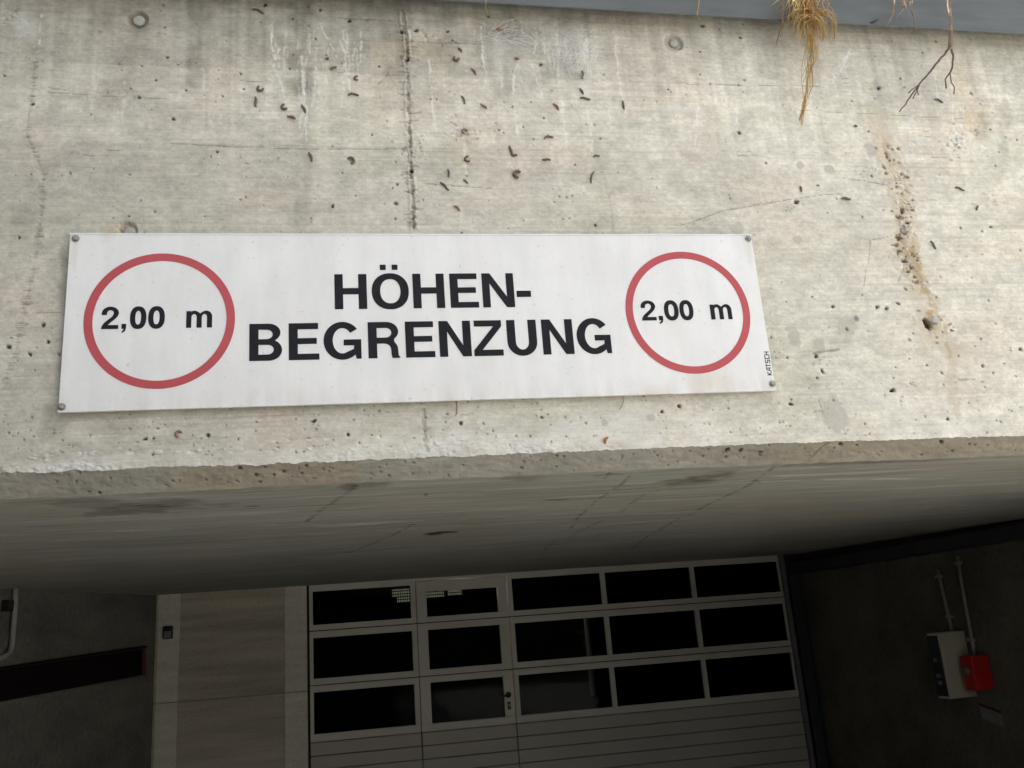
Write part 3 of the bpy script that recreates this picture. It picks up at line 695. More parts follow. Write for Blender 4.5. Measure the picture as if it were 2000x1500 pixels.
# soffit
Yv = WY + 0.052 + (DY + 0.2 - WY - 0.052) * np.linspace(0, 1, 800) ** 1.45
Ux = np.arange(-3.4, 4.8, 0.010)
ps = lambda x, y: onP(x, y, SP0, SN)[[0, 1]]
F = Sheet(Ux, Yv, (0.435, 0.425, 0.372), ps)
A2, B2 = F.U, F.V
F.C *= (1 + 0.30 * (fbm(A2, B2, 0.9, 0.35, 4, 1600) - 0.5))[..., None]
F.C *= (1 + 0.26 * (fbm(A2, B2, 0.55, 0.035, 4, 1610) - 0.5))[..., None]
F.C *= (1 + 0.34 * (fbm(A2, B2, 0.14, 0.014, 3, 1620, 0.8) - 0.5))[..., None]
F.C *= (1 + 0.42 * (fbm(A2, B2, 0.30, 0.008, 2, 1625) - 0.5) * (0.3 + 1.4 * fbm(A2, B2, 0.7, 0.25, 2, 1627)))[..., None]
pk = sm(0.5, 0.7, fbm(A2, B2, 0.6, 0.3, 3, 1630))[..., None]; F.C = F.C * (1 - pk) + F.C * np.array([1.02, 0.97, 0.93], np.float32) * pk
F.D += 0.004 * (fbm(A2, B2, 0.5, 0.04, 3, 1640) - 0.5)
for yb in np.arange(0.32, 6.2, 0.265):     # board fins
    d = np.abs(B2 - yb - 0.02 * (fbm(A2, B2 * 0 + yb, 0.8, 1, 2, 1645) - 0.5))
    a = (1 - sm(0.001, 0.011, d)) * sm(0.42, 0.62, fbm(A2, B2, 0.3, 0.5, 3, int(yb * 100) % 80 + 1650))
    F.D += 0.003 * a; F.C = F.C * (1 - 0.4 * a[..., None]) + np.array([0.55, 0.54, 0.49], np.float32) * 0.4 * a[..., None]
for pts, w in (([(700, 1022), (800, 1017), (920, 1013)], .014), ([(1040, 1010), (1120, 1008)], .01), ([(660, 1083), (760, 1078)], .018), ([(820, 1073), (960, 1069), (1100, 1065)], .02), ([(1490, 940), (1600, 936), (1840, 934)], .012),
               ([(1770, 990), (1950, 985)], .014), ([(1100, 1063), (1240, 1056)], .02), ([(0, 1043), (60, 1043)], .012), ([(180, 1037), (340, 1034)], .010), ([(520, 1026), (700, 1022)], .012), ([(1240, 1004), (1330, 1001)], .012),
               ([(600, 1090), (670, 1084)], .018)):
    F.line(pts, w, (0.60, 0.59, 0.53), 0.7, 0.003, 1.3, 0.7, seed=int(pts[0][0]) % 70 + 1700, grain=0.06)
DK = (0.35, 0.33, 0.29)
for pts, w in (([(705, 938), (690, 955), (660, 975), (630, 995), (597, 1020)], .018), ([(810, 1023), (770, 1045), (720, 1066), (680, 1080)], .018), ([(1515, 910), (1490, 930), (1450, 955), (1410, 973), (1375, 990), (1350, 1006), (1330, 1010)], .022),
               ([(1330, 1010), (1290, 1035), (1265, 1048), (1230, 1075)], .018), ([(1235, 925), (1210, 950), (1170, 975), (1130, 1010), (1115, 1032)], .014), ([(1200, 918), (1180, 935)], .02), ([(1325, 945), (1280, 950), (1240, 955), (1200, 955)], .016),
               ([(1190, 1010), (1120, 1045), (1070, 1065), (1055, 1095)], .012), ([(1330, 945), (1260, 965), (1225, 990), (1210, 1005)], .012)):
    F.line(pts, w * 0.8, (0.32, 0.30, 0.27), 0.62, -0.002, 1.4, 0.85, True, seed=int(pts[0][0]) % 60 + 1760, grain=0.03)
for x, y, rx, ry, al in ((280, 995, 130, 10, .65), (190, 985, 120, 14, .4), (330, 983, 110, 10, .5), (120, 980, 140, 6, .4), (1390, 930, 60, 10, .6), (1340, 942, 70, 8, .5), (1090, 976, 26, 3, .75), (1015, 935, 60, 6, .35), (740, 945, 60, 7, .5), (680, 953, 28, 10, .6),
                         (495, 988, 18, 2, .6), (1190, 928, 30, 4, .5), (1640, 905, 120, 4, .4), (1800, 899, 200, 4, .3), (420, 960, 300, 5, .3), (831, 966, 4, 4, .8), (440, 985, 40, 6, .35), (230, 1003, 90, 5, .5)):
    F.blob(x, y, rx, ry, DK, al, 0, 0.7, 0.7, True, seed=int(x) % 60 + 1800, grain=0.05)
F.blob(862, 1042, 36, 3.0, None, 1.0, -0.012, 0.2, 0.4, seed=1850)
F.blob(862, 1042, 38, 3.4, (0.035, 0.03, 0.027), 1.0, 0, 0.25, 0.3, seed=1850)
F.D *= sm(0, 0.02, B2 - Yv[0])
Ps = np.stack([A2, B2, sof_z(B2) - F.D], -1)
# ragged front row meets the bevelled edge
fr = np.interp(Ux, U, lower_z); Ps[..., 2] += (1 - sm(0, 0.05, B2 - Yv[0])) * (fr - sof_z(Yv[0]))[None, :]
grid_mesh('soffit', Ps, F.C, M['soffit'], wall)
# mortar plugs in the tie holes
for x, y, r in ((268, 38, 0.020), (1315, 82, 0.018), (250, 452, 0.018)):
    c = onY(x, y, WY)
    MB().lathe((c[0] + 0.003, WY + 0.016, c[2]), (0, -1, 0), [(0, r * 0.86), (0.011, r * 0.86), (0.0135, r * 0.76), (0.014, r * 0.4)], 22).build('tie_plug', M['mortar'], wall, smooth=True)
# unseen post added right of the opening to block light, and the rest of the wall, outside the picture
MB().box(3.3, 4.45, WY + 0.03, WY + 0.40, 0, zf - 0.002).build('pier', M['plain_concrete'], wall)
o = MB().box(-9, X0, WY, WY + 0.4, zf, ZT).box(X1, 11, WY, WY + 0.4, zf, ZT).box(X0, X1, WY + 0.1, WY + 0.4, sof_z(0.4) + 0.02, ZT - 0.002)
o.build('wall_end', M['plain_concrete'], wall)
# slab and earth above
tag(MB().box(-9, 11, WY + 0.401, 16, sof_z(6.2) + 0.06, ZT - 0.05).build('slab', M['plain_concrete']), kind='structure')

g = MB(); g.add([(-3.2, 0.35, 0.004), (4.4, 0.35, 0.004), (4.4, DY, 0.004), (-3.2, DY, 0.004)], [(0, 1, 2, 3)])  # sheet added out of view, its tone steering bounce light in the recess
tag(g.build('recess_floor', M['asphalt']), kind='structure')
# ---- recess walls
La = onP(0, 1150, SP0, SN); Lb = onY(306, 1160, DY)
Ra = onP(2000, 1015, SP0, SN); Rb = np.array([onY(1560, 1250, DY)[0] + 0.12, DY, 0])


def side_wall(name, a, b, mat, sgn, label):
    d = np.array([a[0] - b[0], a[1] - b[1], 0]); d /= np.linalg.norm(d)
    n = np.array([d[1], -d[0], 0]) * 1.0
    if n[0] * sgn < 0: n = -n           # points out of the wall, into the recess
    L = (b[1] - 0.43) / -d[1]
    o_ = np.array([b[0], b[1], 0.0])
    rt = empty(name, tuple(o_), label, 'wall')
    MB().frame_box(o_, d, -n, np.array([0, 0, 1.0]), -0.25, L, 0, 0.3, 0, sof_z(0.4) + 0.14).build('wall_face', mat, rt)
    return o_, d, n, rt


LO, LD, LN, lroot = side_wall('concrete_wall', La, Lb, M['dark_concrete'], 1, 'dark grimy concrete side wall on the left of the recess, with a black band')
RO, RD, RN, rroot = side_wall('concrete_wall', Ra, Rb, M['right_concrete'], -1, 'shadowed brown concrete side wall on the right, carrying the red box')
lw = lambda x, y: onP(x, y, LO, LN)
rw = lambda x, y: onP(x, y, RO, RN)
lu = lambda p: float(np.dot(p - LO, LD)); ru = lambda p: float(np.dot(p - RO, RD))
UP = np.array([0, 0, 1.0])

# ---- back wall left of the door
dxa = lambda x, y: onY(x, y, DY)[0]
dza = lambda x, y: onY(x, y, DY)[2]
xs0, xs1, xs2, xs3 = dxa(306, 1300), dxa(349, 1300), dxa(556, 1300), dxa(600, 1300)
bz = dza(350, 1371); ztop = sof_z(DY) + 0.1
bw = empty('concrete_wall', (xs1, DY + 0.15, 0), 'tan stained concrete wall panel between the pale strips left of the garage door', 'wall')
MB().box(xs0 - 0.3, xs3, DY + 0.006, DY + 0.3, 0, bz - 0.004).box(xs0 - 0.3, xs3, DY + 0.005, DY + 0.3, bz + 0.004, ztop).box(xs0 - 0.3, xs3 - 0.01, DY + 0.02, DY + 0.29, bz - 0.004, bz + 0.004).build('concrete_panel', M['back_panel'], bw, 0.004)
for a, b in ((xs0, xs1), (xs2, xs3)):
    MB().box(a, b, DY - 0.004, DY + 0.004, 0, bz - 0.003).box(a, b, DY - 0.004, DY + 0.004, bz + 0.003, ztop).build('pale_strip', M['back_strip'], bw, 0.003)

# ================================================================== GARAGE DOOR
dl, dr = dxa(605, 1300), dxa(1552, 1300)
door = empty('garage_door', ((dl + dr) / 2, DY, 0), 'wide grey sectional garage door with dark glass panes and a pass door', 'garage door')
colsx = [(dxa(612, 1285), dxa(806, 1270)), (dxa(837.5, 1268), dxa(978, 1258)), (dxa(1008, 1255), dxa(1184, 1245)), (dxa(1193, 1240), dxa(1361.5, 1230)), (dxa(1370.5, 1230), dxa(1536, 1220))]
rowz = []
for (tl, bl, t2, b2, t3, b3) in (((612, 1156), (612, 1220.7), (834, 1156), (834, 1205), (1002.4, 1130), (1004, 1193)),
                                 ((612, 1246.6), (612, 1326), (837.3, 1230.4), (838, 1308), (1007.5, 1217.4), (1010, 1294)),
                                 ((612, 1353), (612, 1435), (841, 1333.5), (842, 1413.7), (1014, 1319), (1018, 1397))):
    rowz.append((np.mean([dza(*tl), dza(*t3)]), np.mean([dza(*bl), dza(*b3)]), dza(*t2), dza(*b2)))
gap = [np.mean([dza(605, 1233.7), dza(1000, 1203.5), dza(1175, 1192)]), np.mean([dza(605, 1339.8), dza(1000, 1307), dza(1190, 1292)]), np.mean([dza(605, 1452), dza(1008, 1413)])]
sec_top = [sof_z(DY) + 0.05, gap[0] - 0.004, gap[1] - 0.004]; sec_bot = [gap[0] + 0.004, gap[1] + 0.004, gap[2] + 0.003]
wx0, wx1 = dxa(817, 1275), dxa(998, 1258)        # pass door outer edges
F0, F1 = DY, DY + 0.045
GLS = 0.022
GT = {}


def add_pane(x0, x1, z0, z1, parent):
    me_key = (round(x1 - x0, 4), round(z1 - z0, 4))
    if me_key not in GT:
        w, h = (x1 - x0) / 2 + 0.006, (z1 - z0) / 2 + 0.006
        mb = MB().box(-w, w, -0.003, 0.003, -h, h); o = mb.build('pane', M['glass']); GT[me_key] = o.data
        bpy.data.objects.remove(o)
    o = bpy.data.objects.new('pane', GT[me_key]); COL.objects.link(o)
    o.parent = parent
    o.location = Vector(((x0 + x1) / 2, DY + GLS, (z0 + z1) / 2)) - wpos(parent)
    return o


w0, w1 = wx0 + 0.003, wx1 - 0.003
wmb = MB(); fy = F0 - 0.008
for r in range(3):
    zt, zb_, wzt, wzb = rowz[r]; T, Bt = sec_top[r], sec_bot[r]
    wt = T if r else dza(900, 1131)
    wmb.box(w0, w1, fy, F1, wzt, wt).box(w0, w1, fy, F1, Bt, wzb)
    for a, b in ((w0, colsx[1][0]), (colsx[1][1], w1)): wmb.box(a, b, fy + 0.001, F1, wzb, wzt)
wicket = wmb.build('pass_door', M['door_paint'], door, 0.003)
wicket['label'] = 'narrow pass door set into the garage door, with a black lever handle'
for r in range(3):
    zt, zb_, wzt, wzb = rowz[r]; T, Bt = sec_top[r], sec_bot[r]
    # fixed leaf, left bay and right bays
    for bay, (bx0, bx1) in (((0,), (dl, wx0 - 0.003)), ((2, 3, 4), (wx1 + 0.003, dr))):
        MB().box(bx0, bx1, F0, F1, zt, T).build('rail', M['door_paint'], door, 0.003)
        MB().box(bx0, bx1, F0, F1, Bt, zb_).build('rail', M['door_paint'], door, 0.003)
        edges = [bx0] + [v for c in bay for v in colsx[c]] + [bx1]
        for k in range(0, len(edges), 2):
            MB().box(edges[k], edges[k + 1], F0 + 0.001, F1 - 0.001, zb_, zt).build('stile', M['door_paint'], door, 0.003)
        for c in bay: add_pane(colsx[c][0], colsx[c][1], zb_, zt, door)
    wt = T if r else dza(900, 1131)
    add_pane(colsx[1][0], colsx[1][1], wzb, wzt, wicket)
    if r == 0:
        MB().box(wx0 - 0.003, wx1 + 0.003, F0, F1, wt + 0.006, T).build('rail', M['door_paint'], door, 0.002)
# ribbed lower sections
sp = (dza(1010, 1413) - dza(1012, 1491)) / 3
z = gap[2] - 0.003
SL = {}
while z > 0.03:
    z0 = max(z - sp + 0.006, 0.02)
    for a, b, par, fy in ((dl, wx0 - 0.004, door, F0), (wx0 + 0.004, wx1 - 0.004, wicket, F0 - 0.008), (wx1 + 0.004, dr, door, F0)):
        MB().box(a, b, fy + 0.002, F1, z0, z).build('slat', M['door_slat'], par, 0.004)
    z -= sp
MB().box(dl, dr, F1 - 0.004, F1 + 0.004, 0.0, gap[2]).build('backing', M['rubber'], door)
for z_ in gap[:2]: MB().box(dl, wx0, F1 - 0.02, F1, z_ - 0.003, z_ + 0.003).box(wx1, dr, F1 - 0.02, F1, z_ - 0.003, z_ + 0.003).build('seal', M['rubber'], door)
# handle and lock plate
hp = onY(993, 1357, DY - 0.008); kp = onY(994.5, 1378, DY - 0.008)
mb = MB().lathe((hp[0], DY - 0.008, hp[2]), (0, -1, 0), [(0, 0.026), (0.006, 0.025), (0.009, 0.02)], 18)
mb.tube([(hp[0], DY - 0.015, hp[2]), (hp[0], DY - 0.055, hp[2]), (hp[0] - 0.02, DY - 0.062, hp[2]), (hp[0] - 0.075, DY - 0.062, hp[2] - 0.004)], [0.010, 0.010, 0.010, 0.009], 8)
mb.build('handle', M['black_plastic'], wicket, smooth=True)
mb = MB().frame_box((kp[0], DY - 0.008, kp[2]), (1, 0, 0), (0, -1, 0), (0, 0, 1), -0.016, 0.016, 0, 0.007, -0.033, 0.033)
mb.build('lock_plate', M['black_plastic'], wicket, 0.010, seg=3)
MB().lathe((kp[0], DY - 0.0155, kp[2] + 0.004), (0, -1, 0), [(0, 0.009), (0.004, 0.008)], 14).build('key_cylinder', M['screw'], wicket)
# frame strip and track on the right, black gap on the left
ta, tb = dxa(1556, 1300), dxa(1566, 1300)
MB().box(dr + 0.004, dr + 0.045, DY - 0.03, DY + 0.04, 0, ztop).build('side_track', M['grey_plastic'], door, 0.003)
MB().box(dr + 0.06, dr + 0.16, DY - 0.06, DY + 0.05, 0, ztop).build('side_track', M['dark_metal'], door, 0.004)
MB().box(xs3 - 0.001, dl - 0.001, DY + 0.03, DY + 0.05, 0, ztop).build('seal', M['rubber'], door)

# ================================================================== GARAGE INTERIOR behind the glass
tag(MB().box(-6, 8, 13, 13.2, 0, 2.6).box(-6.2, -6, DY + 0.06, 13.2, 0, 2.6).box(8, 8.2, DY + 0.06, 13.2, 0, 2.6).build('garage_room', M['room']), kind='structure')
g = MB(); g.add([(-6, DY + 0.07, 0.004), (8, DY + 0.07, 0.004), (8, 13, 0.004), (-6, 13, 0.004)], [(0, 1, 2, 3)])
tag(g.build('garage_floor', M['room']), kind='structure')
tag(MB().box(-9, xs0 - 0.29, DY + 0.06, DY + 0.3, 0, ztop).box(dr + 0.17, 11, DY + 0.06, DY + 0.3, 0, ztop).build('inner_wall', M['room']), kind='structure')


def lamp_screen(x0, x1, y0, y1, Y, label):
    a = onY(x0, y0, Y); b = onY(x1, y1, Y)
    l, r, t_, d_ = a[0], b[0], a[2], b[2]
    rt = empty('garage_lamp', ((l + r) / 2, Y, d_), label, 'lamp', 'lit lamps behind wire mesh inside the garage')
    MB().box(l, r, Y + 0.06, Y + 0.10, d_, t_).build('lamp_cover', M['lit'], rt, 0.005)
    mb = MB(); p_ = 0.034; k = 0
    zz = d_ - 0.01
    while zz < t_ + 0.01: mb.box(l - 0.02, r + 0.02, Y, Y + 0.004, zz, zz + 0.011); zz += p_
    xx = l - 0.02
    while xx < r + 0.02: mb.box(xx, xx + 0.010, Y - 0.005, Y - 0.001, d_ - 0.01, t_ + 0.01); xx += p_ * 0.8
    mb.build('wire_mesh', M['dark_metal'], rt)


lamp_screen(766, 812, 1140, 1163, 8.6, 'greenish lit lamp behind mesh, seen through the top left pane')
lamp_screen(776, 812, 1163.5, 1174, 8.66, 'small lower lit lamp behind mesh in the corner of the top left pane')
lamp_screen(826, 868, 1151, 1165, 8.6, 'yellowish lit lamp behind mesh, at the left of the pass door top pane')
lamp_screen(876, 903, 1150, 1161, 8.7, 'dim small lit lamp behind mesh, in the middle of the pass door top pane')
gl = bpy.data.lights.new('garage_lamp_light', 'POINT'); gl.energy = 2.2; gl.shadow_soft_size = 0.12; gl.color = (1.0, 0.95, 0.75)  # point light added near the door to brighten the duct
glo = bpy.data.objects.new('garage_lamp_light', gl); COL.objects.link(glo); q_ = onY(900, 1146, 6.9); glo.location = (q_[0], 6.9, 2.1)
a = onY(1139, 1203, 7.4); b = onY(1157, 1285, 7.4)
duct = MB(); r_ = abs(b[0] - a[0]) / 2; prof = []
h = 0.9
while h < a[2] - 0.01: prof += [(h, r_), (h + 0.012, r_ * 1.05), (h + 0.024, r_)]; h += 0.028
duct.lathe(((a[0] + b[0]) / 2, 7.4, 0), (0, 0, 1), prof, 20)
tag(duct.build('spiral_duct', M['galv'], smooth=True), 'ribbed upright metal duct behind the glass of the middle door row', 'duct')

# ================================================================== THE SIGN
sign = empty('height_limit_sign', (0, 0, ZO), 'long white height limit sign with two red rings and black German lettering', 'sign')
SH = 0.5046
mb = MB().box(-1, 1, 0.0, 0.004, ZO, ZO + SH)
pan = mb.build('panel', M['sign'], sign, 0.0012)
mb = MB().box(-1.001, 1.001, -0.0022, 0.006, ZO - 0.004, ZO + 0.0035).box(-1.001, 1.001, -0.0016, 0.006, ZO + SH - 0.002, ZO + SH + 0.003)
mb.build('folded_lip', M['sign'], sign, 0.001)
mb = MB().box(-0.985, 0.985, 0.0065, WY - 0.001, ZO + 0.03, ZO + 0.055).box(-0.985, 0.985, 0.0065, WY - 0.001, ZO + SH - 0.055, ZO + SH - 0.03)
mb.build('mounting_rail', M['dark_metal'], sign)
for x, y in ((148, 466), (1461, 466.5), (120.5, 795), (1508, 750)):
    c = onY(x, y, 0)
    mb = MB().lathe((c[0], -0.0005, c[2]), (0, -1, 0), [(0, 0.0105), (0.0018, 0.0105), (0.0022, 0.0075)], 20)
    mb.lathe((c[0], -0.0028, c[2]), (0, -1, 0), [(0, 0.0072), (0.005, 0.0070), (0.0062, 0.0055)], 6)
    mb.build('screw', M['screw'], sign)
# rings
for cx, cz, r in ((-0.7551, 0.2496, 0.1962), (0.7591, 0.2520, 0.1962)):
    n = 96; ri = r - 0.0225; vs = []; fs = []
    for k in range(n):
        g_ = 2 * math.pi * k / n
        for rr, yy in ((r, -0.0003), (r, -0.0010), (ri, -0.0010), (ri, -0.0003)):
            vs.append((cx + rr * math.cos(g_), yy, ZO + cz + rr * math.sin(g_)))
    for k in range(n):
        q = (k + 1) % n
        for j in range(3): fs.append((k * 4 + j, k * 4 + j + 1, q * 4 + j + 1, q * 4 + j))
    MB().add(vs, fs).build('red_ring', M['red'], sign)


# ---- letters: outlines in a unit box (x 0..1, y 0..1), drawn like the bold grotesque on the sign
def arc(cx, cy, rx, ry, a0, a1, n=14):
    return [(cx + rx * math.cos(math.radians(a0 + (a1 - a0) * i / n)), cy + ry * math.sin(math.radians(a0 + (a1 - a0) * i / n))) for i in range(n + 1)]


def sup(cx, cy, rx, ry, n=48, e=0.92):
    out = []
    for i in range(n):
        g_ = 2 * math.pi * i / n; c, s = math.cos(g_), math.sin(g_)
        out.append((cx + rx * math.copysign(abs(c) ** e, c), cy + ry * math.copysign(abs(s) ** e, s)))
    return out


def glyph(ch, st):
    """st = stem as a share of the glyph width"""
    v = 0.185
    if ch == 'H': return [[(0, 0), (st, 0), (st, .42), (1 - st, .42), (1 - st, 0), (1, 0), (1, 1), (1 - st, 1), (1 - st, .60), (st, .60), (st, 1), (0, 1)]]
    if ch == 'E': return [[(0, 0), (1, 0), (1, .165), (st, .165), (st, .43), (.92, .43), (.92, .59), (st, .59), (st, .835), (.97, .835), (.97, 1), (0, 1)]]
    if ch == 'N': return [[(0, 0), (st * .95, 0), (st * .95, .70), (1 - st * 1.02, 0), (1, 0), (1, 1), (1 - st * .95, 1), (1 - st * .95, .31), (st * 1.03, 1), (0, 1)]]
    if ch == 'Z': return [[(0, 0), (1, 0), (1, .17), (.29, .17), (.98, .83), (.98, 1), (.04, 1), (.04, .83), (.70, .83), (0, .16)]]
    if ch in 'OÖ':
        l = [sup(.5, .5, .5, .52), sup(.5, .5, .5 - st * 1.02, .52 - v * .92)]
        if ch == 'Ö': l += [[(.24, 1.12), (.40, 1.12), (.40, 1.27), (.24, 1.27)], [(.56, 1.12), (.72, 1.12), (.72, 1.27), (.56, 1.27)]]
        return l
    if ch == 'B':
        out = [(0, 0), (.58, 0)] + arc(.60, .285, .40, .285, -88, 62, 16) + arc(.58, .755, .37, .245, -50, 90, 16) + [(0, 1)]
        c1 = [(st, .165), (.56, .165)] + arc(.56, .295, .185, .13, -80, 80, 10) + [(st, .43)]
        c2 = [(st, .58), (.54, .58)] + arc(.54, .71, .175, .125, -80, 80, 10) + [(st, .84)]
        return [out, c1, c2]
    if ch == 'R':
        out = [(0, 0), (st, 0), (st, .40), (.50, .40)] + arc(.50, .24, .22, .16, 85, 0, 8) + [(.73, .08), (.76, 0), (1, 0), (1, .03)] + [(.955, .07), (.945, .22)] + arc(.74, .25, .20, .20, 10, 55, 6) + [(.82, .475)] + arc(.58, .735, .385, .265, -48, 90, 16) + [(0, 1)]
        return [out, [(st, .565), (.56, .565)] + arc(.56, .70, .185, .135, -80, 80, 10) + [(st, .835)]]
    if ch == 'U':
        return [[(0, 1)] + [(0, .37)] + arc(.5, .37, .5, .39, 180, 360, 24) + [(1, 1), (1 - st, 1), (1 - st, .38)] + arc(.5, .38, .5 - st, .225, 360, 180, 20) + [(st, 1)]]
    if ch == 'G':
        return [[(.53, .53), (1, .53), (1, 0), (.865, 0), (.84, .115)] + arc(.50, .5, .50, .52, -50, -322, 40)[1:] + arc(.50, .5, .50 - st * 1.02, .52 - v * .92, 37, 298, 32) + [(.80, .27), (.81, .37), (.53, .37)]]
    if ch == 'C':
        return [arc(.52, .5, .5, .52, 40, 320, 30) + arc(.52, .5, .5 - st, .52 - v, 318, 42, 26)]
    if ch == '0':
        return [sup(.5, .5, .5, .52, e=0.86), sup(.5, .5, .5 - st, .52 - .205, e=0.86)]
    if ch == '2':
        return [[(0, 0), (1, 0), (1, .175), (.37, .175), (.52, .29), (.74, .42), (.91, .55)] + arc(.5, .72, .5, .30, -8, 180, 22) + [(.01, .645), (st, .645)] + arc(.505, .715, .505 - st, .145, 178, -14, 16) + [(.62, .565), (.40, .43), (.16, .28), (.03, .13)]]
    if ch == ',':
        return [[(0, .62), (1, .62), (1, .12), (.82, -.28), (.10, -.55), (.10, -.33), (.45, -.12), (.52, .0), (0, .0)]]
    if ch == 'm':
        w = st
        a1 = .5 - w / 2; a2 = .5 + w / 2
        return [[(0, 0), (w, 0), (w, .60)] + arc((w + a1) / 2, .62, (a1 - w) / 2, .20, 180, 0, 10) + [(a1, 0), (a2, 0), (a2, .60)] + arc((a2 + 1 - w) / 2, .62, (1 - w - a2) / 2, .20, 180, 0, 10) +
                [(1 - w, 0), (1, 0), (1, .66)] + arc(.765, .66, .235, .36, 0, 118, 12) + [(.56, .89), (.535, .845), (.51, .89)] + arc(.31, .66, .235, .36, 55, 115, 10) + [(w, .86), (w, 1), (0, 1)]]
    if ch == '-': return [[(0, 0), (1, 0), (1, 1), (0, 1)]]


def text_mesh(name, items, stem, parent, label, y=-0.0004, th=0.0006):
    """items = [(char, x0, x1, z0, z1)] on the sign plane, metres"""
    cu = bpy.data.curves.new(name, 'CURVE'); cu.dimensions = '2D'; cu.fill_mode = 'BOTH'; cu.extrude = th / 2
    for ch, x0, x1, z0, z1 in items:
        for lp in glyph(ch, stem / (x1 - x0)):
            sp_ = cu.splines.new('POLY'); sp_.points.add(len(lp) - 1); sp_.use_cyclic_u = True
            for p_, (a_, b_) in zip(sp_.points, lp): p_.co = (x0 + a_ * (x1 - x0), z0 + b_ * (z1 - z0), 0, 1)
    tmp = bpy.data.objects.new(name, cu); COL.objects.link(tmp)
    dg = bpy.context.evaluated_depsgraph_get(); dg.update()
    me = bpy.data.meshes.new_from_object(tmp.evaluated_get(dg)); bpy.data.objects.remove(tmp)
    me.name = name; me.transform(Matrix.Translation((0, y - th / 2, 0)) @ Matrix.Rotation(math.pi / 2, 4, 'X'))
    me.materials.clear()
    o = link(name, me, M['black_film'], parent); o['label'] = label
    return o


def line_of(chars, ztop_px, zbot_px):
    zt = np.mean([onY(x, y, 0)[2] for x, y in ztop_px]); zb2 = np.mean([onY(x, y, 0)[2] for x, y in zbot_px])
    out = []
    for ch, a_, b_ in chars:
        ym = np.mean([y for _, y in ztop_px + zbot_px])
        out.append((ch, onY(a_, ym, 0)[0], onY(b_, ym, 0)[0], zb2, zt))
    return out


l1 = line_of([('H', 653.5, 716.5), ('Ö', 726, 798.5), ('H', 806.5, 868), ('E', 879, 934), ('N', 942, 1004)], [(655, 535.5), (836, 535), (973, 534)], [(655, 605), (836, 602), (973, 599.5)])
hy = (onY(1009, 574, 0)[0], onY(1037, 574, 0)[0], onY(1023, 580, 0)[2], onY(1023, 568, 0)[2])
text_mesh('lettering', l1 + [('-', *hy)], 0.0235, sign, 'upper black line reading HÖHEN-')
l2 = line_of([('B', 487, 551), ('E', 564, 623.5), ('G', 632, 705.5), ('R', 719, 780.5), ('E', 792, 849), ('N', 858, 920), ('Z', 925, 982), ('U', 991, 1049), ('N', 1059.5, 1120), ('G', 1127, 1193)],
             [(490, 633), (595, 631), (820, 628), (1090, 624)], [(490, 706), (595, 703), (820, 698), (1090, 691.5)])
text_mesh('lettering', l2, 0.0245, sign, 'lower black line reading BEGRENZUNG')


def height_text(two, com, z1_, z2_, m_, tops, bots, mt, mbm, stem, label):
    its = line_of([('2', *two), ('0', *z1_), ('0', *z2_)], tops, bots)
    zb2, zt = its[0][3], its[0][4]; hgt = zt - zb2
    cx0, cx1 = [onY(v, 625, 0)[0] for v in com]
    its.append((',', cx0, cx1, zb2, zb2 + hgt * 0.36))
    text_mesh('lettering', its, stem, sign, label + ', figure')
    text_mesh('lettering', [('m', onY(m_[0], 620, 0)[0], onY(m_[1], 620, 0)[0], zb2, zb2 + hgt * 0.77)], stem, sign, label + ', unit m')


height_text((198.5, 232), (238, 247), (254, 286), (289.5, 322), (364, 414.5), [(215, 600), (305, 599)], [(215, 643), (305, 641)], 0, 0, 0.0135, 'small black height reading 2,00 m inside the left ring')
height_text((1252, 1280.5), (1287, 1295.5), (1297, 1325), (1327, 1354), (1389, 1430.5), [(1266, 587), (1340, 588)], [(1266, 625), (1340, 626)], 0, 0, 0.0135, 'small black height reading 2,00 m inside the right ring')
# maker's name, upright along the right edge, read from below: K A T S C H
stroke = {'K': [[(0, 0), (0, 1)], [(1, 1), (0.1, .5), (1, 0)]], 'A': [[(0, 0), (.45, 1), (1, 1), (1, 0)], [(.2, .4), (1, .4)]], 'T': [[(0, 1), (1, 1)], [(.5, 1), (.5, 0)]],
          'S': [[(1, 1), (.1, 1), (.1, .5), (.9, .5), (.9, 0), (0, 0)]], 'C': [[(1, 1), (.1, 1), (.1, 0), (1, 0)]], 'H': [[(0, 0), (0, 1)], [(1, 0), (1, 1)], [(0, .5), (1, .5)]]}
pb = onY(1503, 733, 0); pt = onY(1496, 686, 0); xr = onY(1507, 725, 0)[0] - 0.001; xl = xr - 0.0135
adv = (pt[2] - pb[2]) / 6; mb = MB(); dep = 0
for i, ch in enumerate('KATSCH'):
    for pl in stroke[ch]:
        q = [(xr - b_ * (xr - xl), pb[2] + adv * (i + 0.08 + a_ * 0.72)) for a_, b_ in pl]
        for (xa, za), (xb, zb3) in zip(q[:-1], q[1:]):
            d = np.array([xb - xa, 0, zb3 - za]); L = np.linalg.norm(d); d /= L; nn = np.array([-d[2], 0, d[0]]); dep += 0.00002
            mb.frame_box((xa, -0.0006 - dep, za), d, nn, np.array([0, 1.0, 0]), -0.0009, L + 0.0009, -0.0011, 0.0011, 0, 0.0006)
o = mb.build('lettering', M['black_film'], sign); o['label'] = 'tiny black maker name KATSCH running up the right edge'

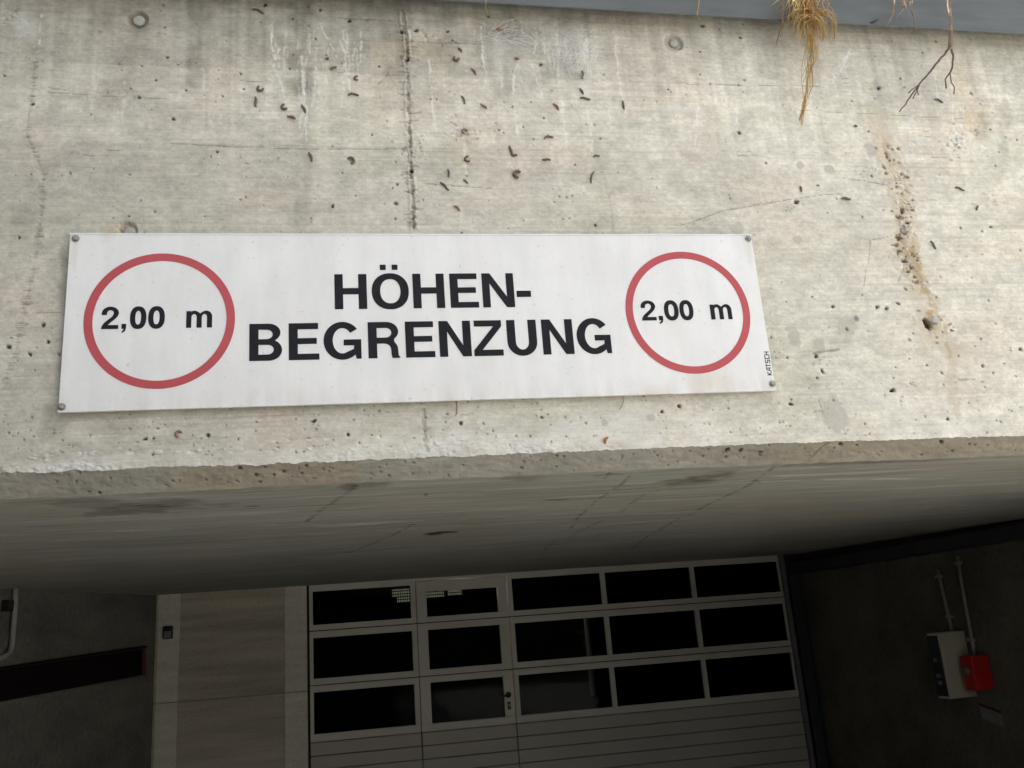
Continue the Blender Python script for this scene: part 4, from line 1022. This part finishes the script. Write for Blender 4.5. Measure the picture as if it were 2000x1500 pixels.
# ================================================================== FASCIA and what hangs over it
FY = -0.040
fa = onY(848, 0, FY); fb = onY(1330, 26.5, FY); fc = onY(2000, 67, FY)
k_ = (fc[2] - fa[2]) / (fc[0] - fa[0]); z_at = lambda x: fa[2] + k_ * (x - fa[0])
mb = MB(); xa, xb = -9.0, 11.0
prof = [(FY, 0.0), (FY - 0.002, 0.004), (FY - 0.002, 0.17), (FY + 0.004, 0.176), (WY + 0.30, 0.186), (WY + 0.30, 0.16), (FY + 0.003, 0.16), (FY + 0.003, 0.004)]
n = len(prof)
vs = [(x, y, z_at(x) + h) for x in (xa, xb) for y, h in prof]
mb.add(vs, [(i, (i + 1) % n, n + (i + 1) % n, n + i) for i in range(n)])
tag(mb.build('metal_fascia', M['fascia']), 'grey sheet metal coping along the top of the concrete wall', 'fascia')
tag(MB().box(-9, 11, WY + 0.31, 16, ZT - 0.049, ZT + 0.12).build('terrain', M['soil']), kind='structure')


def at(px, py, Y): return onY(px, py, Y)


def wob(pts, n, amp, rng):
    """resample a polyline with a little random wander"""
    P_ = np.array(pts, float); L = np.r_[0, np.cumsum(np.linalg.norm(np.diff(P_, axis=0), axis=1))]
    t_ = np.linspace(0, L[-1], n); out = np.stack([np.interp(t_, L, P_[:, k]) for k in range(3)], 1)
    out[1:-1] += np.array([[rng.gauss(0, amp), rng.gauss(0, amp), rng.gauss(0, amp)] for _ in range(n - 2)])
    return out


# dry grass root clump
rg = random.Random(11)
clump = empty('dry_grass_clump', tuple(at(1575, 0, -0.07)), 'clump of straw coloured dry grass and roots hanging over the metal coping', 'grass clump')
for nm, mat, cnt, spec in (('straw_blades', 'straw', 74, 0), ('green_blades', 'straw_green', 22, 1), ('brown_roots', 'straw_brown', 30, 2)):
    mb = MB()
    for k in range(cnt):
        x0 = rg.gauss(1575, 15); y0 = rg.uniform(-60, 0)
        long = rg.random() < (0.20 if spec != 1 else 0.05)
        if long:
            pts = [at(x0, y0, -0.09), at(rg.gauss(1584, 9), rg.uniform(40, 70), -0.085), at(rg.gauss(1586, 12), rg.uniform(90, 120), -0.06), at(rg.gauss(1582, 9), rg.uniform(130, 165), -0.04)]
            if rg.random() < 0.7: pts += [at(rg.gauss(1574, 3), rg.uniform(185, 205), -0.02), at(rg.gauss(1564, 2), rg.uniform(225, 255), -0.012)]
        else:
            dx = rg.choice((-1, 1, 1)) * abs(rg.gauss(0, 24)); L = rg.uniform(30, 85)
            if spec == 1: dx = -abs(rg.gauss(8, 16))
            pts = [at(x0, y0, -0.09), at(x0 + dx * 0.35, y0 + L * 0.6 + 20, -0.1 + rg.uniform(-0.02, 0.02)), at(x0 + dx, max(y0 + L, 10) + rg.uniform(0, 40), -0.07 + rg.uniform(-0.02, 0.03))]
        w_ = wob(pts, 9, 0.0034, rg); r0 = rg.uniform(0.0005, 0.0013) * (1.15 if spec == 2 else 1)
        mb.tube(w_, [r0 * (1 - 0.75 * i / 8) + 0.0003 for i in range(9)], 4)
    for k in range(26 if spec == 0 else 5):        # curled side blades
        x0 = rg.uniform(1560, 1600); s_ = rg.choice((-1, 1, 1, 1)); y0 = rg.uniform(15, 40)
        pts = [at(x0, y0, -0.09), at(x0 + s_ * 18, y0 - 3 + rg.uniform(-4, 4), -0.11), at(x0 + s_ * rg.uniform(26, 36), y0 + 12, -0.1), at(x0 + s_ * rg.uniform(28, 44), y0 + rg.uniform(25, 55), -0.07)]
        mb.tube(wob(pts, 10, 0.0012, rg), [0.0016 - 0.0001 * i for i in range(10)], 4)
    mb.build(nm, M[mat], clump, smooth=True)
# thin stalks beside it
mb = MB().tube(wob([at(1527, -30, -0.09), at(1530, 0, -0.085), at(1529, 45, -0.06), at(1521, 68, -0.03), at(1516, 88, -0.012)], 12, 0.0008, rg), [0.0032] * 6 + [0.0024] * 3 + [0.0016] * 3, 6)
tag(mb.build('dry_stalk', M['twig'], smooth=True), 'thin pale stalk hanging just left of the dry grass clump', 'stalk')
mb = MB().tube(wob([at(1366, -30, -0.075), at(1365, 10, -0.07), at(1361, 30, -0.062)], 8, 0.0006, rg), 0.0012, 5).tube(wob([at(1361, 30, -0.062), at(1369, 39, -0.055)], 4, 0.0003, rg), 0.0009, 5)
tag(mb.build('dry_stalk', M['straw'], smooth=True), 'short fine white stalk bent over the coping edge above the sign', 'stalk')
mb = MB().tube(wob([at(948, -20, -0.075), at(949, 12, -0.065), at(953, 30, -0.02)], 8, 0.0006, rg), 0.0010, 5)
tag(mb.build('dry_stalk', M['straw'], smooth=True), 'single pale thread of grass at the left end of the visible coping', 'stalk')
mb = MB().tube(wob([at(1745, -30, -0.085), at(1747, 10, -0.08), at(1743, 32, -0.075), at(1735, 45, -0.07), at(1730, 55, -0.06)], 12, 0.0009, rg), [0.0026] * 6 + [0.0020] * 6, 6)
mb.tube(wob([at(1770, -20, -0.085), at(1766, 15, -0.08), at(1757, 28, -0.078), at(1748, 36, -0.075)], 10, 0.0008, rg), [0.0014] * 10, 5)
mb.tube(wob([at(1772, -20, -0.085), at(1779, 12, -0.08), at(1784, 35, -0.07), at(1789, 62, -0.05)], 10, 0.0009, rg), [0.0014] * 10, 5)
mb.tube(wob([at(1776, 5, -0.085), at(1783, 30, -0.075), at(1786, 50, -0.06)], 8, 0.0009, rg), [0.001] * 8, 5)
for k in range(10): mb.tube(wob([at(rg.uniform(1755, 1785), -15, -0.085), at(rg.uniform(1758, 1785), rg.uniform(5, 18), -0.09)], 5, 0.002, rg), 0.0011, 4)
tag(mb.build('dry_root', M['twig'], smooth=True), 'small tangle of dry roots over the coping between the clump and the forked twig', 'root')
# forked twig
tw = empty('forked_twig', tuple(at(1855, 0, -0.09)), 'bare forked twig hanging down over the coping at the right', 'twig')
mb = MB().tube(wob([at(1851, -40, -0.11), at(1853, 0, -0.10), at(1858, 50, -0.085), at(1856, 92, -0.06)], 14, 0.0010, rg), [0.0062] * 5 + [0.0058] * 5 + [0.0066] * 2 + [0.0075] * 2, 8)
mb.build('stem', M['twig'], tw, smooth=True)
mb = MB().tube(wob([at(1855, 92, -0.06), at(1845, 105, -0.05), at(1825, 130, -0.04), at(1795, 165, -0.028), at(1775, 195, -0.018), at(1757, 218, -0.008)], 20, 0.0012, rg), [0.0042 - 0.00012 * i for i in range(20)], 7)
mb.tube(wob([at(1794, 166, -0.028), at(1783, 173, -0.026), at(1775, 181, -0.024)], 6, 0.0006, rg), [0.002] * 6, 5).tube(wob([at(1796, 165, -0.028), at(1790, 180, -0.024), at(1783, 192, -0.02)], 6, 0.0008, rg), [0.0019] * 6, 5)
mb.tube(wob([at(1790, 172, -0.028), at(1794, 186, -0.02)], 5, 0.0006, rg), [0.0016] * 5, 5)
mb.build('branch', M['twig_dark'], tw, smooth=True)
mb = MB().tube(wob([at(1858, 95, -0.06), at(1863, 112, -0.05), at(1859, 138, -0.04), at(1846, 155, -0.03), at(1848, 173, -0.025)], 14, 0.0010, rg), [0.0036 - 0.0001 * i for i in range(14)], 6)
mb.tube(wob([at(1856, 143, -0.038), at(1858, 160, -0.03), at(1863, 172, -0.026), at(1863, 184, -0.02)], 8, 0.0010, rg), [0.0018] * 8, 5)
mb.build('branch', M['twig_dark'], tw, smooth=True)
# dark sliver lying on the coping edge
mb = MB().tube([at(1699, 44, FY - 0.006), at(1705, 43, FY - 0.009), at(1711, 40, FY - 0.009), at(1717, 36, FY - 0.006)], [0.0012, 0.0032, 0.0028, 0.001], 6)
tag(mb.build('leaf_sliver', M['black_plastic'], smooth=True), 'small black curled leaf sliver on the lower edge of the coping', 'leaf')
# cobwebs
def cobweb(label, seeds, n, box, rng):
    mb = MB()
    for k in range(n):
        s0 = rng.choice(seeds); s1 = rng.choice(seeds) if rng.random() < 0.55 else (rng.uniform(box[0], box[1]), rng.uniform(box[2], box[3]))
        a_ = at(s0[0] + rng.gauss(0, 5), s0[1] + rng.gauss(0, 5), WY - 0.004); b_ = at(s1[0] + rng.gauss(0, 8), s1[1] + rng.gauss(0, 8), WY - 0.004)
        if np.linalg.norm(a_ - b_) > 0.13: continue
        m_ = (a_ + b_) / 2 + np.array([rng.gauss(0, .006), -abs(rng.gauss(0, 0.006)), rng.gauss(0, .006)])
        mb.tube(wob([a_, m_, b_], 8, 0.0016, rng), rng.uniform(0.0002, 0.0006), 4)
    tag(mb.build('cobweb', M['web'], smooth=True), label, 'cobweb')


rc = random.Random(21)
cobweb('whitish cobweb tangle with a dark husk, on the wall below the coping, right part', [(1125, 75), (1140, 60), (1155, 55), (1122, 85), (1137, 100), (1137, 125), (1110, 135), (1133, 160), (1085, 130), (1080, 100), (1100, 70), (1150, 150)], 110, (1070, 1165, 45, 170), rc)
cobweb('thin dusty cobweb on the wall under the coping, left of the larger tangle', [(935, 48), (960, 65), (985, 50), (1020, 65), (1045, 90), (1060, 95), (1010, 45), (970, 80), (1035, 75)], 60, (920, 1065, 40, 110), rc)

# ================================================================== husks stuck to the wall
def husk(x, y, L, ang, kind, mat, label, fat=1.0, name='dead_larva', cat='larva', group='dead larvae stuck to the concrete wall'):
    """x, y photo pixel; L length in photo px; ang = lean in the photo plane; kind s=straight, c=curl, a=arched"""
    c = onY(x, y, WY); s_ = 0.00155; Lm = L * s_
    jit = random.Random(int(x * 13 + y))
    R = (0.0034 if kind != 'c' else 0.0040) * fat * jit.uniform(0.8, 1.15)
    pts = []; n_ = 9
    ca, sa = math.cos(math.radians(ang)), math.sin(math.radians(ang))
    ph = (jit.random() * 3, jit.uniform(0.04, 0.10))
    for i in range(n_):
        t_ = i / (n_ - 1) - 0.5
        if kind == 's': a_, b_ = t_ * Lm, Lm * ph[1] * math.sin(t_ * 5 + ph[0])
        elif kind == 'a': a_, b_ = t_ * Lm, 0.30 * Lm * (0.25 - t_ * t_) * 4 * 0.8
        else:
            g_ = t_ * 4.2; a_, b_ = 0.42 * Lm * math.sin(g_), 0.42 * Lm * math.cos(g_)
        pts.append((c[0] + a_ * ca - b_ * sa, WY - R * 0.85 - 0.0012 - (0.002 * math.sin(i * 0.9) if kind != 's' else 0), c[2] + a_ * sa + b_ * ca))
    rad = [R * (0.45 + 0.55 * math.sin(math.pi * min(max(i / (n_ - 1), 0.06), 0.94)) ** 0.6) * (1 + 0.14 * (i % 2)) * jit.uniform(0.85, 1.1) for i in range(n_)]
    o = MB().tube(pts, rad, 8).build(name, M[mat], smooth=True)
    return tag(o, label, cat, group)


k1, k2, k3 = 2.985, 660, 1330
W_ = 'brown dead larva'
for a in (
    (1508 / k1, 68 / k1, 25, -18, 's', 'larva', 'straight dark dead larva just under the coping shadow, far left of the pour joint'),
    (1520 / k1, 520 / k1, 13, 150, 'c', 'larva', 'curled brown dead larva directly above a short straight one, left of the joint'),
    (1492 / k1, 598 / k1, 22, -78, 's', 'larva', 'upright brown dead larva below the curled one, leftmost of the loose group'),
    (1660 / k1, 628 / k1, 13, 120, 'c', 'larva', 'curled grey brown dead larva at the foot of a grey water streak'),
    (1772 / k1, 638 / k1, 19, -70, 's', 'larva', 'thin upright dead larva on a white lime run left of the joint'),
    (1700 / k1, 688 / k1, 16, -25, 's', 'larva', 'short slanting dead larva below the curled one on the grey streak'),
    (1812 / k1, 918 / k1, 20, -75, 's', 'larva', 'upright dead larva below the long horizontal crack, above the letter H'),
    (1947 / k1, 405 / k1, 13, 30, 'a', 'larva', 'small arched dead larva between two lime runs left of the joint'),
    (k2 + 110 / k1, 460 / k1, 11, 90, 'c', 'larva', 'small curled dead larva above a bent one, left of the pour joint'),
    (k2 + 90 / k1, 562 / k1, 20, 0, 'a', 'larva', 'bent lying dead larva left of the upper pour joint'),
    (k2 + 75 / k1, 942 / k1, 15, -60, 'c', 'larva', 'hooked dead larva just below the crack left of the pour joint'),
    (k2 + 712 / k1, 293 / k1, 12, -55, 's', 'larva', 'tiny slanting dead larva right of the joint, below the cobweb left end'),
    (k2 + 732 / k1, 585 / k1, 20, -68, 's', 'larva_grey', 'grey dead larva leaning right of the pour joint, halfway up'),
    (k2 + 793 / k1, 420 / k1, 17, -65, 's', 'larva_red', 'slim reddish dead larva above the grey leaning one'),
    (k2 + 850 / k1, 622 / k1, 16, -50, 's', 'larva_red', 'slim reddish dead larva right of the grey leaning one'),
    (k2 + 740 / k1, 770 / k1, 12, 40, 'c', 'larva_red', 'tan curled husk in the ochre rough patch right of the joint'),
    (k2 + 757 / k1, 930 / k1, 14, 100, 'c', 'larva', 'curled dead larva below the ochre rough patch'),
    (k2 + 645 / k1, 1013 / k1, 17, -85, 's', 'larva_grey', 'pale upright dead larva right of the lower pour joint'),
    (k2 + 622 / k1, 1088 / k1, 24, -42, 's', 'larva_grey', 'long grey slanting dead larva on the crack right of the joint'),
    (k2 + 745 / k1, 1060 / k1, 13, -40, 's', 'larva_red', 'short reddish dead larva right of the long grey slanting one'),
    (k2 + 692 / k1, 1220 / k1, 14, -40, 'a', 'larva_red', 'reddish dead larva nearest above the sign, right of the joint'),
    (k2 + 1008 / k1, 882 / k1, 22, -85, 's', 'larva', 'upright dead larva touching a small hooked one, above the letter N'),
    (k2 + 1032 / k1, 912 / k1, 9, 20, 'a', 'larva', 'small hooked dead larva at the foot of the upright one'),
    (k2 + 1047 / k1, 1022 / k1, 17, 70, 'c', 'larva', 'fat curled dead larva, below the upright and hooked pair', 1.5),
    (k2 + 1228 / k1, 810 / k1, 19, 10, 'a', 'larva', 'arched dead larva in the middle of the wall, above and right of the fat one', 1.25),
    (k2 + 1272 / k1, 625 / k1, 18, -58, 's', 'larva_red', 'reddish slanting dead larva with a faint web ring above it'),
    (k2 + 1425 / k1, 440 / k1, 20, -88, 's', 'larva_grey', 'dark upright husk hanging in the lower end of the cobweb', 1.3),
    (k2 + 1440 / k1, 578 / k1, 22, -2, 's', 'larva', 'level dead larva right below the cobweb'),
    (k2 + 1420 / k1, 535 / k1, 15, -70, 's', 'larva_grey', 'small dark husk between the cobweb and the level dead larva'),
    (k2 + 1663 / k1, 615 / k1, 20, -82, 's', 'larva_grey', 'dark upright dead larva at the end of the hooked lime run'),
    (k2 + 1215 / k1, 934 / k1, 17, -8, 's', 'larva_grey', 'thin grey level dead larva below the arched one in mid wall'),
    (k2 + 1507 / k1, 917 / k1, 14, 10, 'a', 'larva', 'arched dead larva just above a long leaning one'),
    (k2 + 1480 / k1, 1035 / k1, 28, 70, 's', 'larva_grey', 'long dead larva leaning right, lowest on the white lime run'),
    (k2 + 690 / k1, 345 / k1, 12, 160, 'c', 'larva_grey', 'pale grey curled husk right of the joint under the ochre film'),
    (k3 + 1500 / k1, 590 / k1, 21, -18, 's', 'larva_grey', 'dark dead larva below the forked twig tips'),
    (k3 + 1622 / k1, 1103 / k1, 22, -14, 's', 'larva_grey', 'dark dead larva at the far right, level with the rusty seam'),
    (k3 + 958 / k1, 1162 / k1, 20, 4, 's', 'larva_grey', 'stout dark dead larva at the right end of the long sloping crack', 1.3),
    (k3 + 1468 / k1, 1430 / k1, 20, -58, 's', 'larva_grey', 'slanting dead larva right of the rusty seam, below the others'),
    (k3 + 1723 / k1, 1215 / k1, 12, 70, 's', 'larva_grey', 'short dead larva near the right edge beside small pits'),
    (k3 + 697 / k1, 1105 / k1, 14, -85, 's', 'larva_red', 'small reddish upright husk above the sloping crack'),
    (k3 + 1015 / k1, 738 / k1, 8, -25, 's', 'larva_grey', 'tiny dark husk right of the long grass tip'),
    (1045 / k1, 430 + 1250 / k1, 12, 60, 'c', 'larva_red', 'reddish curled husk on the wall below the sign, left part'),
):
    husk(*a[:7], *(a[7:] if len(a) > 7 else ()))
for x, y, L, an, lb in ((k2 + 943 / k1, 183 / k1, 15, -8, 'orange brown leaf scrap caught in the left cobweb'), (k2 + 1565 / k1, 430 + 1287 / k1, 13, 60, 'orange leaf scrap low on the wall below the sign, right of its middle'),
                        (k2 + 1043 / k1, 348 / k1, 8, -10, 'tiny orange leaf scrap at the top of a lime run')):
    husk(x, y, L, an, 'a', 'leaf_orange', lb, 1.1, 'leaf_scrap', 'leaf', 'leaf scraps on the wall')
for x0, y0, x1, y1, lb in ((592, 780, 596, 796, 'tiny root fibre poking from behind the lower edge of the sign, left half'), (1218, 775, 1210, 800, 'thin reddish root fibre under the lower edge of the sign, right half'), (891, 782, 890, 812, 'thin straight root fibre under the middle of the sign')):
    mb = MB().tube(wob([at(x0, y0, WY - 0.004), at((x0 + x1) / 2 + 3, (y0 + y1) / 2, WY - 0.008), at(x1, y1, WY - 0.003)], 6, 0.0008, rg), 0.0010, 5)
    tag(mb.build('root_fibre', M['straw_brown'], smooth=True), lb, 'root', 'root fibres under the sign')

# ================================================================== things on the recess walls
# left wall: long black display with a red edge
p00, p01, p10, p11 = lw(-60, 1315), lw(-60, 1381), lw(277, 1265), lw(277, 1319)
bd = empty('display_band', tuple((p10 + p11) / 2), 'long black display band with a dark red end, on the left side wall', 'display')
def slab4(mb, c4, n_, t0, t1):
    vs = [np.asarray(c) + n_ * t for t in (t0, t1) for c in c4]
    return mb.add(vs, [(0, 1, 2, 3), (7, 6, 5, 4), (0, 4, 5, 1), (1, 5, 6, 2), (2, 6, 7, 3), (3, 7, 4, 0)])


slab4(MB(), [p00, p10, p11, p01], LN, 0.001, 0.03).build('face', M['band'], bd, 0.002)
e0, e1 = lw(270, 1268.5), lw(270, 1319)
slab4(MB(), [e0, p10, p11, e1], LN, 0.0305, 0.034).build('red_edge', M['band_red'], bd)
q0, q1 = lw(-60, 1312), lw(277, 1262)
slab4(MB(), [q0, q1, p10, p00], LN, 0.001, 0.045).build('top_rim', M['band'], bd)
q2, q3 = lw(-60, 1381), lw(277, 1319)
slab4(MB(), [p01 * 0.985 + p00 * 0.015, p11 * 0.97 + p10 * 0.03, q3, q2], LN, 0.0305, 0.036).build('lower_rim', M['band_red'], bd)
slab4(MB(), [p00, p10, p10 * 0.97 + p11 * 0.03, p00 * 0.985 + p01 * 0.015], LN, 0.0305, 0.036).build('upper_rim', M['band_red'], bd)
# pipe
cn = 0.03
pp = [lw(22, 1120) + LN * cn, lw(21, 1180) + LN * cn, lw(14, 1262) + LN * cn, lw(10, 1274) + LN * cn, lw(0, 1283) + LN * cn, lw(-40, 1300) + LN * cn]
tag(MB().tube(pp, 0.016, 10).build('pipe', M['conduit'], smooth=True), 'thin pale pipe bending at its lower end, far left on the side wall', 'pipe')
tag(MB().frame_box(lw(8, 1195), LD, UP, LN, -0.02, 0.04, -0.0, 0.07, 0, 0.05).build('junction_box', M['black_plastic'], bevel=0.006), 'small dark junction box beside the pipe at the far left', 'box')
# key switch on the pale strip
c0, c1 = onY(318, 1223, DY - 0.03), onY(337, 1247.5, DY - 0.03)
ks = empty('key_switch', ((c0[0] + c1[0]) / 2, DY - 0.004, (c0[2] + c1[2]) / 2), 'small dark key switch on the pale strip left of the tan panel', 'switch')
MB().box(c0[0], c1[0], DY - 0.04, DY - 0.0045, c1[2], c0[2]).build('housing', M['black_plastic'], ks, 0.012, seg=3)
MB().box(c0[0] + 0.012, c1[0] - 0.012, DY - 0.044, DY - 0.0405, c1[2] + 0.008, c0[2] - 0.045).build('cover_plate', M['grey_plastic'], ks, 0.002)
mb = MB().box(c0[0] + 0.03, c1[0] - 0.03, DY - 0.046, DY - 0.0405, c0[2] - 0.04, c0[2] - 0.02); mb.build('slot', M['rubber'], ks, 0.002)
# right wall: dark duct under the soffit
d0, d1 = rw(1600, 1100), rw(1990, 1078)
zl = min(d0[2], d1[2]); tag(MB().frame_box(RO, RD, RN, UP, -0.1, 5.0, 0.001, 0.16, float(np.mean([d0[2], d1[2]])), sof_z(3) - 0.03).build('cable_duct', M['dark_metal'], bevel=0.004), 'dark steel cable duct along the top of the right side wall', 'duct')
# conduits
for (pts, lb) in (([(1836, 1112), (1860, 1215), (1866, 1240)], 'shorter pale conduit dropping to the cream box on the right wall'), ([(1874, 1085), (1890, 1180), (1904, 1255), (1908, 1285)], 'longer pale conduit dropping to the red box on the right wall')):
    pp = [rw(*q) + RN * 0.02 for q in pts]
    rt = empty('conduit', tuple(pp[0]), lb, 'conduit', 'conduits on the right wall')
    MB().tube(pp, 0.013, 10).build('tube', M['old_conduit'], rt, smooth=True)
    MB().lathe(pp[-1] + UP * 0.0, UP, [(-0.03, 0.020), (0.02, 0.020), (0.03, 0.014)], 10).build('cable_gland', M['grey_plastic'], rt)
    for q in (pts[0][0] + 3, pts[0][1] + 14), (pts[-1][0] - 6, pts[-1][1] - 36):
        b_ = rw(*q); MB().frame_box(b_, RD, UP, RN, -0.022, 0.022, -0.012, 0.012, 0.001, 0.045).build('clip', M['old_conduit'], rt, 0.004)


def wall_box(x0, y0, x1, y1, dep, wid, label, name, mat, front, extra=None):
    """near face spans the pixel corners; box stands dep out of the right wall and reaches wid along it, away from the camera"""
    a_ = rw(x0, y0); return a_


def on_right(px, py, out):  # point on a plane parallel to the wall
    return onP(px, py, RO + RN * out, RN)


# cream box: near face seen between its wall edge and its outer edge
outA = 0.23
A0 = on_right(1831, 1236, outA); A1 = on_right(1858, 1366, outA)
ua = (ru(A0) + ru(A1)) / 2
cb = empty('electric_box', tuple(RO + RD * ua + UP * A1[2]), 'tall cream electric box behind the red box on the right side wall', 'box')
MB().frame_box(RO, RD, RN, UP, ua - 0.13, ua, 0.001, outA, A1[2], A0[2]).build('housing', M['cream_box'], cb, 0.006)
MB().frame_box(RO, RD, RN, UP, ua - 0.12, ua - 0.01, outA + 0.001, outA + 0.012, A1[2] + 0.02, A0[2] - 0.02).build('door', M['dark_metal'], cb, 0.003)  # front made dark in colour for its shade, unlike the cream side
MB().frame_box(RO, RD, RN, UP, ua + 0.0005, ua + 0.004, 0.02, outA - 0.02, A1[2] + 0.03, A0[2] - 0.03).build('side_cover', M['cream_box'], cb, 0.002)
for dz in (0.10, 0.15, 0.26): MB().frame_box(RO, RD, RN, UP, ua - 0.085, ua - 0.045, outA + 0.0125, outA + 0.02, A1[2] + dz, A1[2] + dz + 0.025).build('badge', M['plate'], cb)
outB = 0.15
B0 = on_right(1892, 1281, outB); B1 = on_right(1905, 1349, outB); Bn = on_right(1896, 1284, outB)
ub = ru(B0)
rb = empty('fire_alarm_box', tuple(RO + RD * ub + UP * B1[2]), 'bright red box mounted on the right side wall in front of the cream box', 'box')
ubn = ru(Bn)
MB().frame_box(RO, RD, RN, UP, min(ub, ubn) - 0.10, max(ub, ubn), 0.001, outB, B1[2], B0[2]).build('housing', M['red_box'], rb, 0.012, seg=3)
MB().frame_box(RO, RD, RN, UP, min(ub, ubn) - 0.105, max(ub, ubn) + 0.005, outB * 0.72, outB * 0.78, B1[2] - 0.004, B0[2] + 0.004).build('lid_seam', M['red_box'], rb, 0.003)
kc = RO + RD * (max(ub, ubn) - 0.06) + RN * outB + UP * (B0[2] * 0.55 + B1[2] * 0.45)
MB().lathe(kc, RN, [(0, 0.03), (0.012, 0.03), (0.02, 0.02)], 16).build('knob', M['grey_plastic'], rb)
# notice plate
n0, n1, n2, n3 = rw(1912, 1372), rw(1956, 1388), rw(1961, 1420), rw(1919, 1402)
npl = empty('notice_plate', tuple((n2 + n3) / 2), 'small pale notice plate with a red header below the red box', 'sign')
slab4(MB(), [n0, n1, n2, n3], RN, 0.001, 0.006).build('plate', M['plate'], npl)
slab4(MB(), [n0, n1, n1 * 0.82 + n2 * 0.18, n0 * 0.82 + n3 * 0.18], RN, 0.0065, 0.008).build('red_header', M['band_red'], npl)

# ================================================================== beyond the frame
lb = empty('apartment_block', (-9, -2, 0), 'tall grey block left of the drive, outside the view', 'building')
MB().box(-18, -4.2, -11, -0.05, 0, 7.6).build('wall', M['building'], lb)  # added out of view to shade the left of the drive
for fl in range(1):
    for k in range(2):
        y_ = -9.5 + k * 3.3; MB().box(-4.2, -4.16, y_, y_ + 1.4, 1.2 + fl * 3.2, 2.7 + fl * 3.2).build('window', M['band'], lb)
rbk = empty('house', (15, -14, 0), 'sunlit grey house across the yard on the right, outside the view', 'building')
MB().box(7.5, 30, -24, -14, 0, 8).build('wall', M['white_render'], rbk)  # added sunlit facade, bounces light towards the recess
for fl in range(2):
    for k in range(6):
        x = 9 + k * 3.4; MB().box(x, x + 1.2, -14.0, -13.96, 1.3 + fl * 3.2, 2.6 + fl * 3.2).build('window', M['band'], rbk)
gw = empty('garden_wall', (-2.7, -4.2, 0), 'dark rendered garden wall left of the drive mouth, outside the view', 'wall')
MB().box(-4.19, 0.3, -4.4, -4.1, 0, 3.0).build('wall_face', M['building'], gw)  # added wall, keeps light from the left off the door's right end
MB().box(-4.19, 0.34, -4.44, -4.06, 3.0, 3.06).build('coping', M['plain_concrete'], gw)
g = MB(); g.add([(-20, -15, 0.004), (0.4, -15, 0.004), (0.4, -2.9, 0.004), (-4.2, -2.9, 0.004), (-4.2, -11, 0.004), (-20, -11, 0.004)], [(0, 1, 2, 3, 4, 5)])  # dark sheet added out of view to cut bounce onto the door
tag(g.build('lawn', M['lawn']), kind='structure')
hg = random.Random(3)
hd = empty('hedge', (-4, -15, 0), 'dark clipped hedge along the far side of the yard, outside the view', 'hedge')
mb = MB()  # unseen foliage added so the panes reflect something dark
for k in range(9000):
    p_ = np.array([hg.uniform(-20, 7), -15 - hg.uniform(0, 1.6), hg.uniform(0, 3.2)])
    e_ = Euler((hg.uniform(0, 6), hg.uniform(0, 6), hg.uniform(0, 6))).to_matrix(); a_, b_ = np.array(e_.col[0]) * 0.09, np.array(e_.col[1]) * 0.05
    mb.add([p_ - a_, p_ + b_, p_ + a_, p_ - b_], [(0, 1, 2, 3)])
mb.build('foliage', M['hedge_leaf'], hd)
MB().box(-20, 7, -16.2, -15.5, 0, 3.1).build('twigs', M['soil'], hd)
bpy.context.view_layer.update()
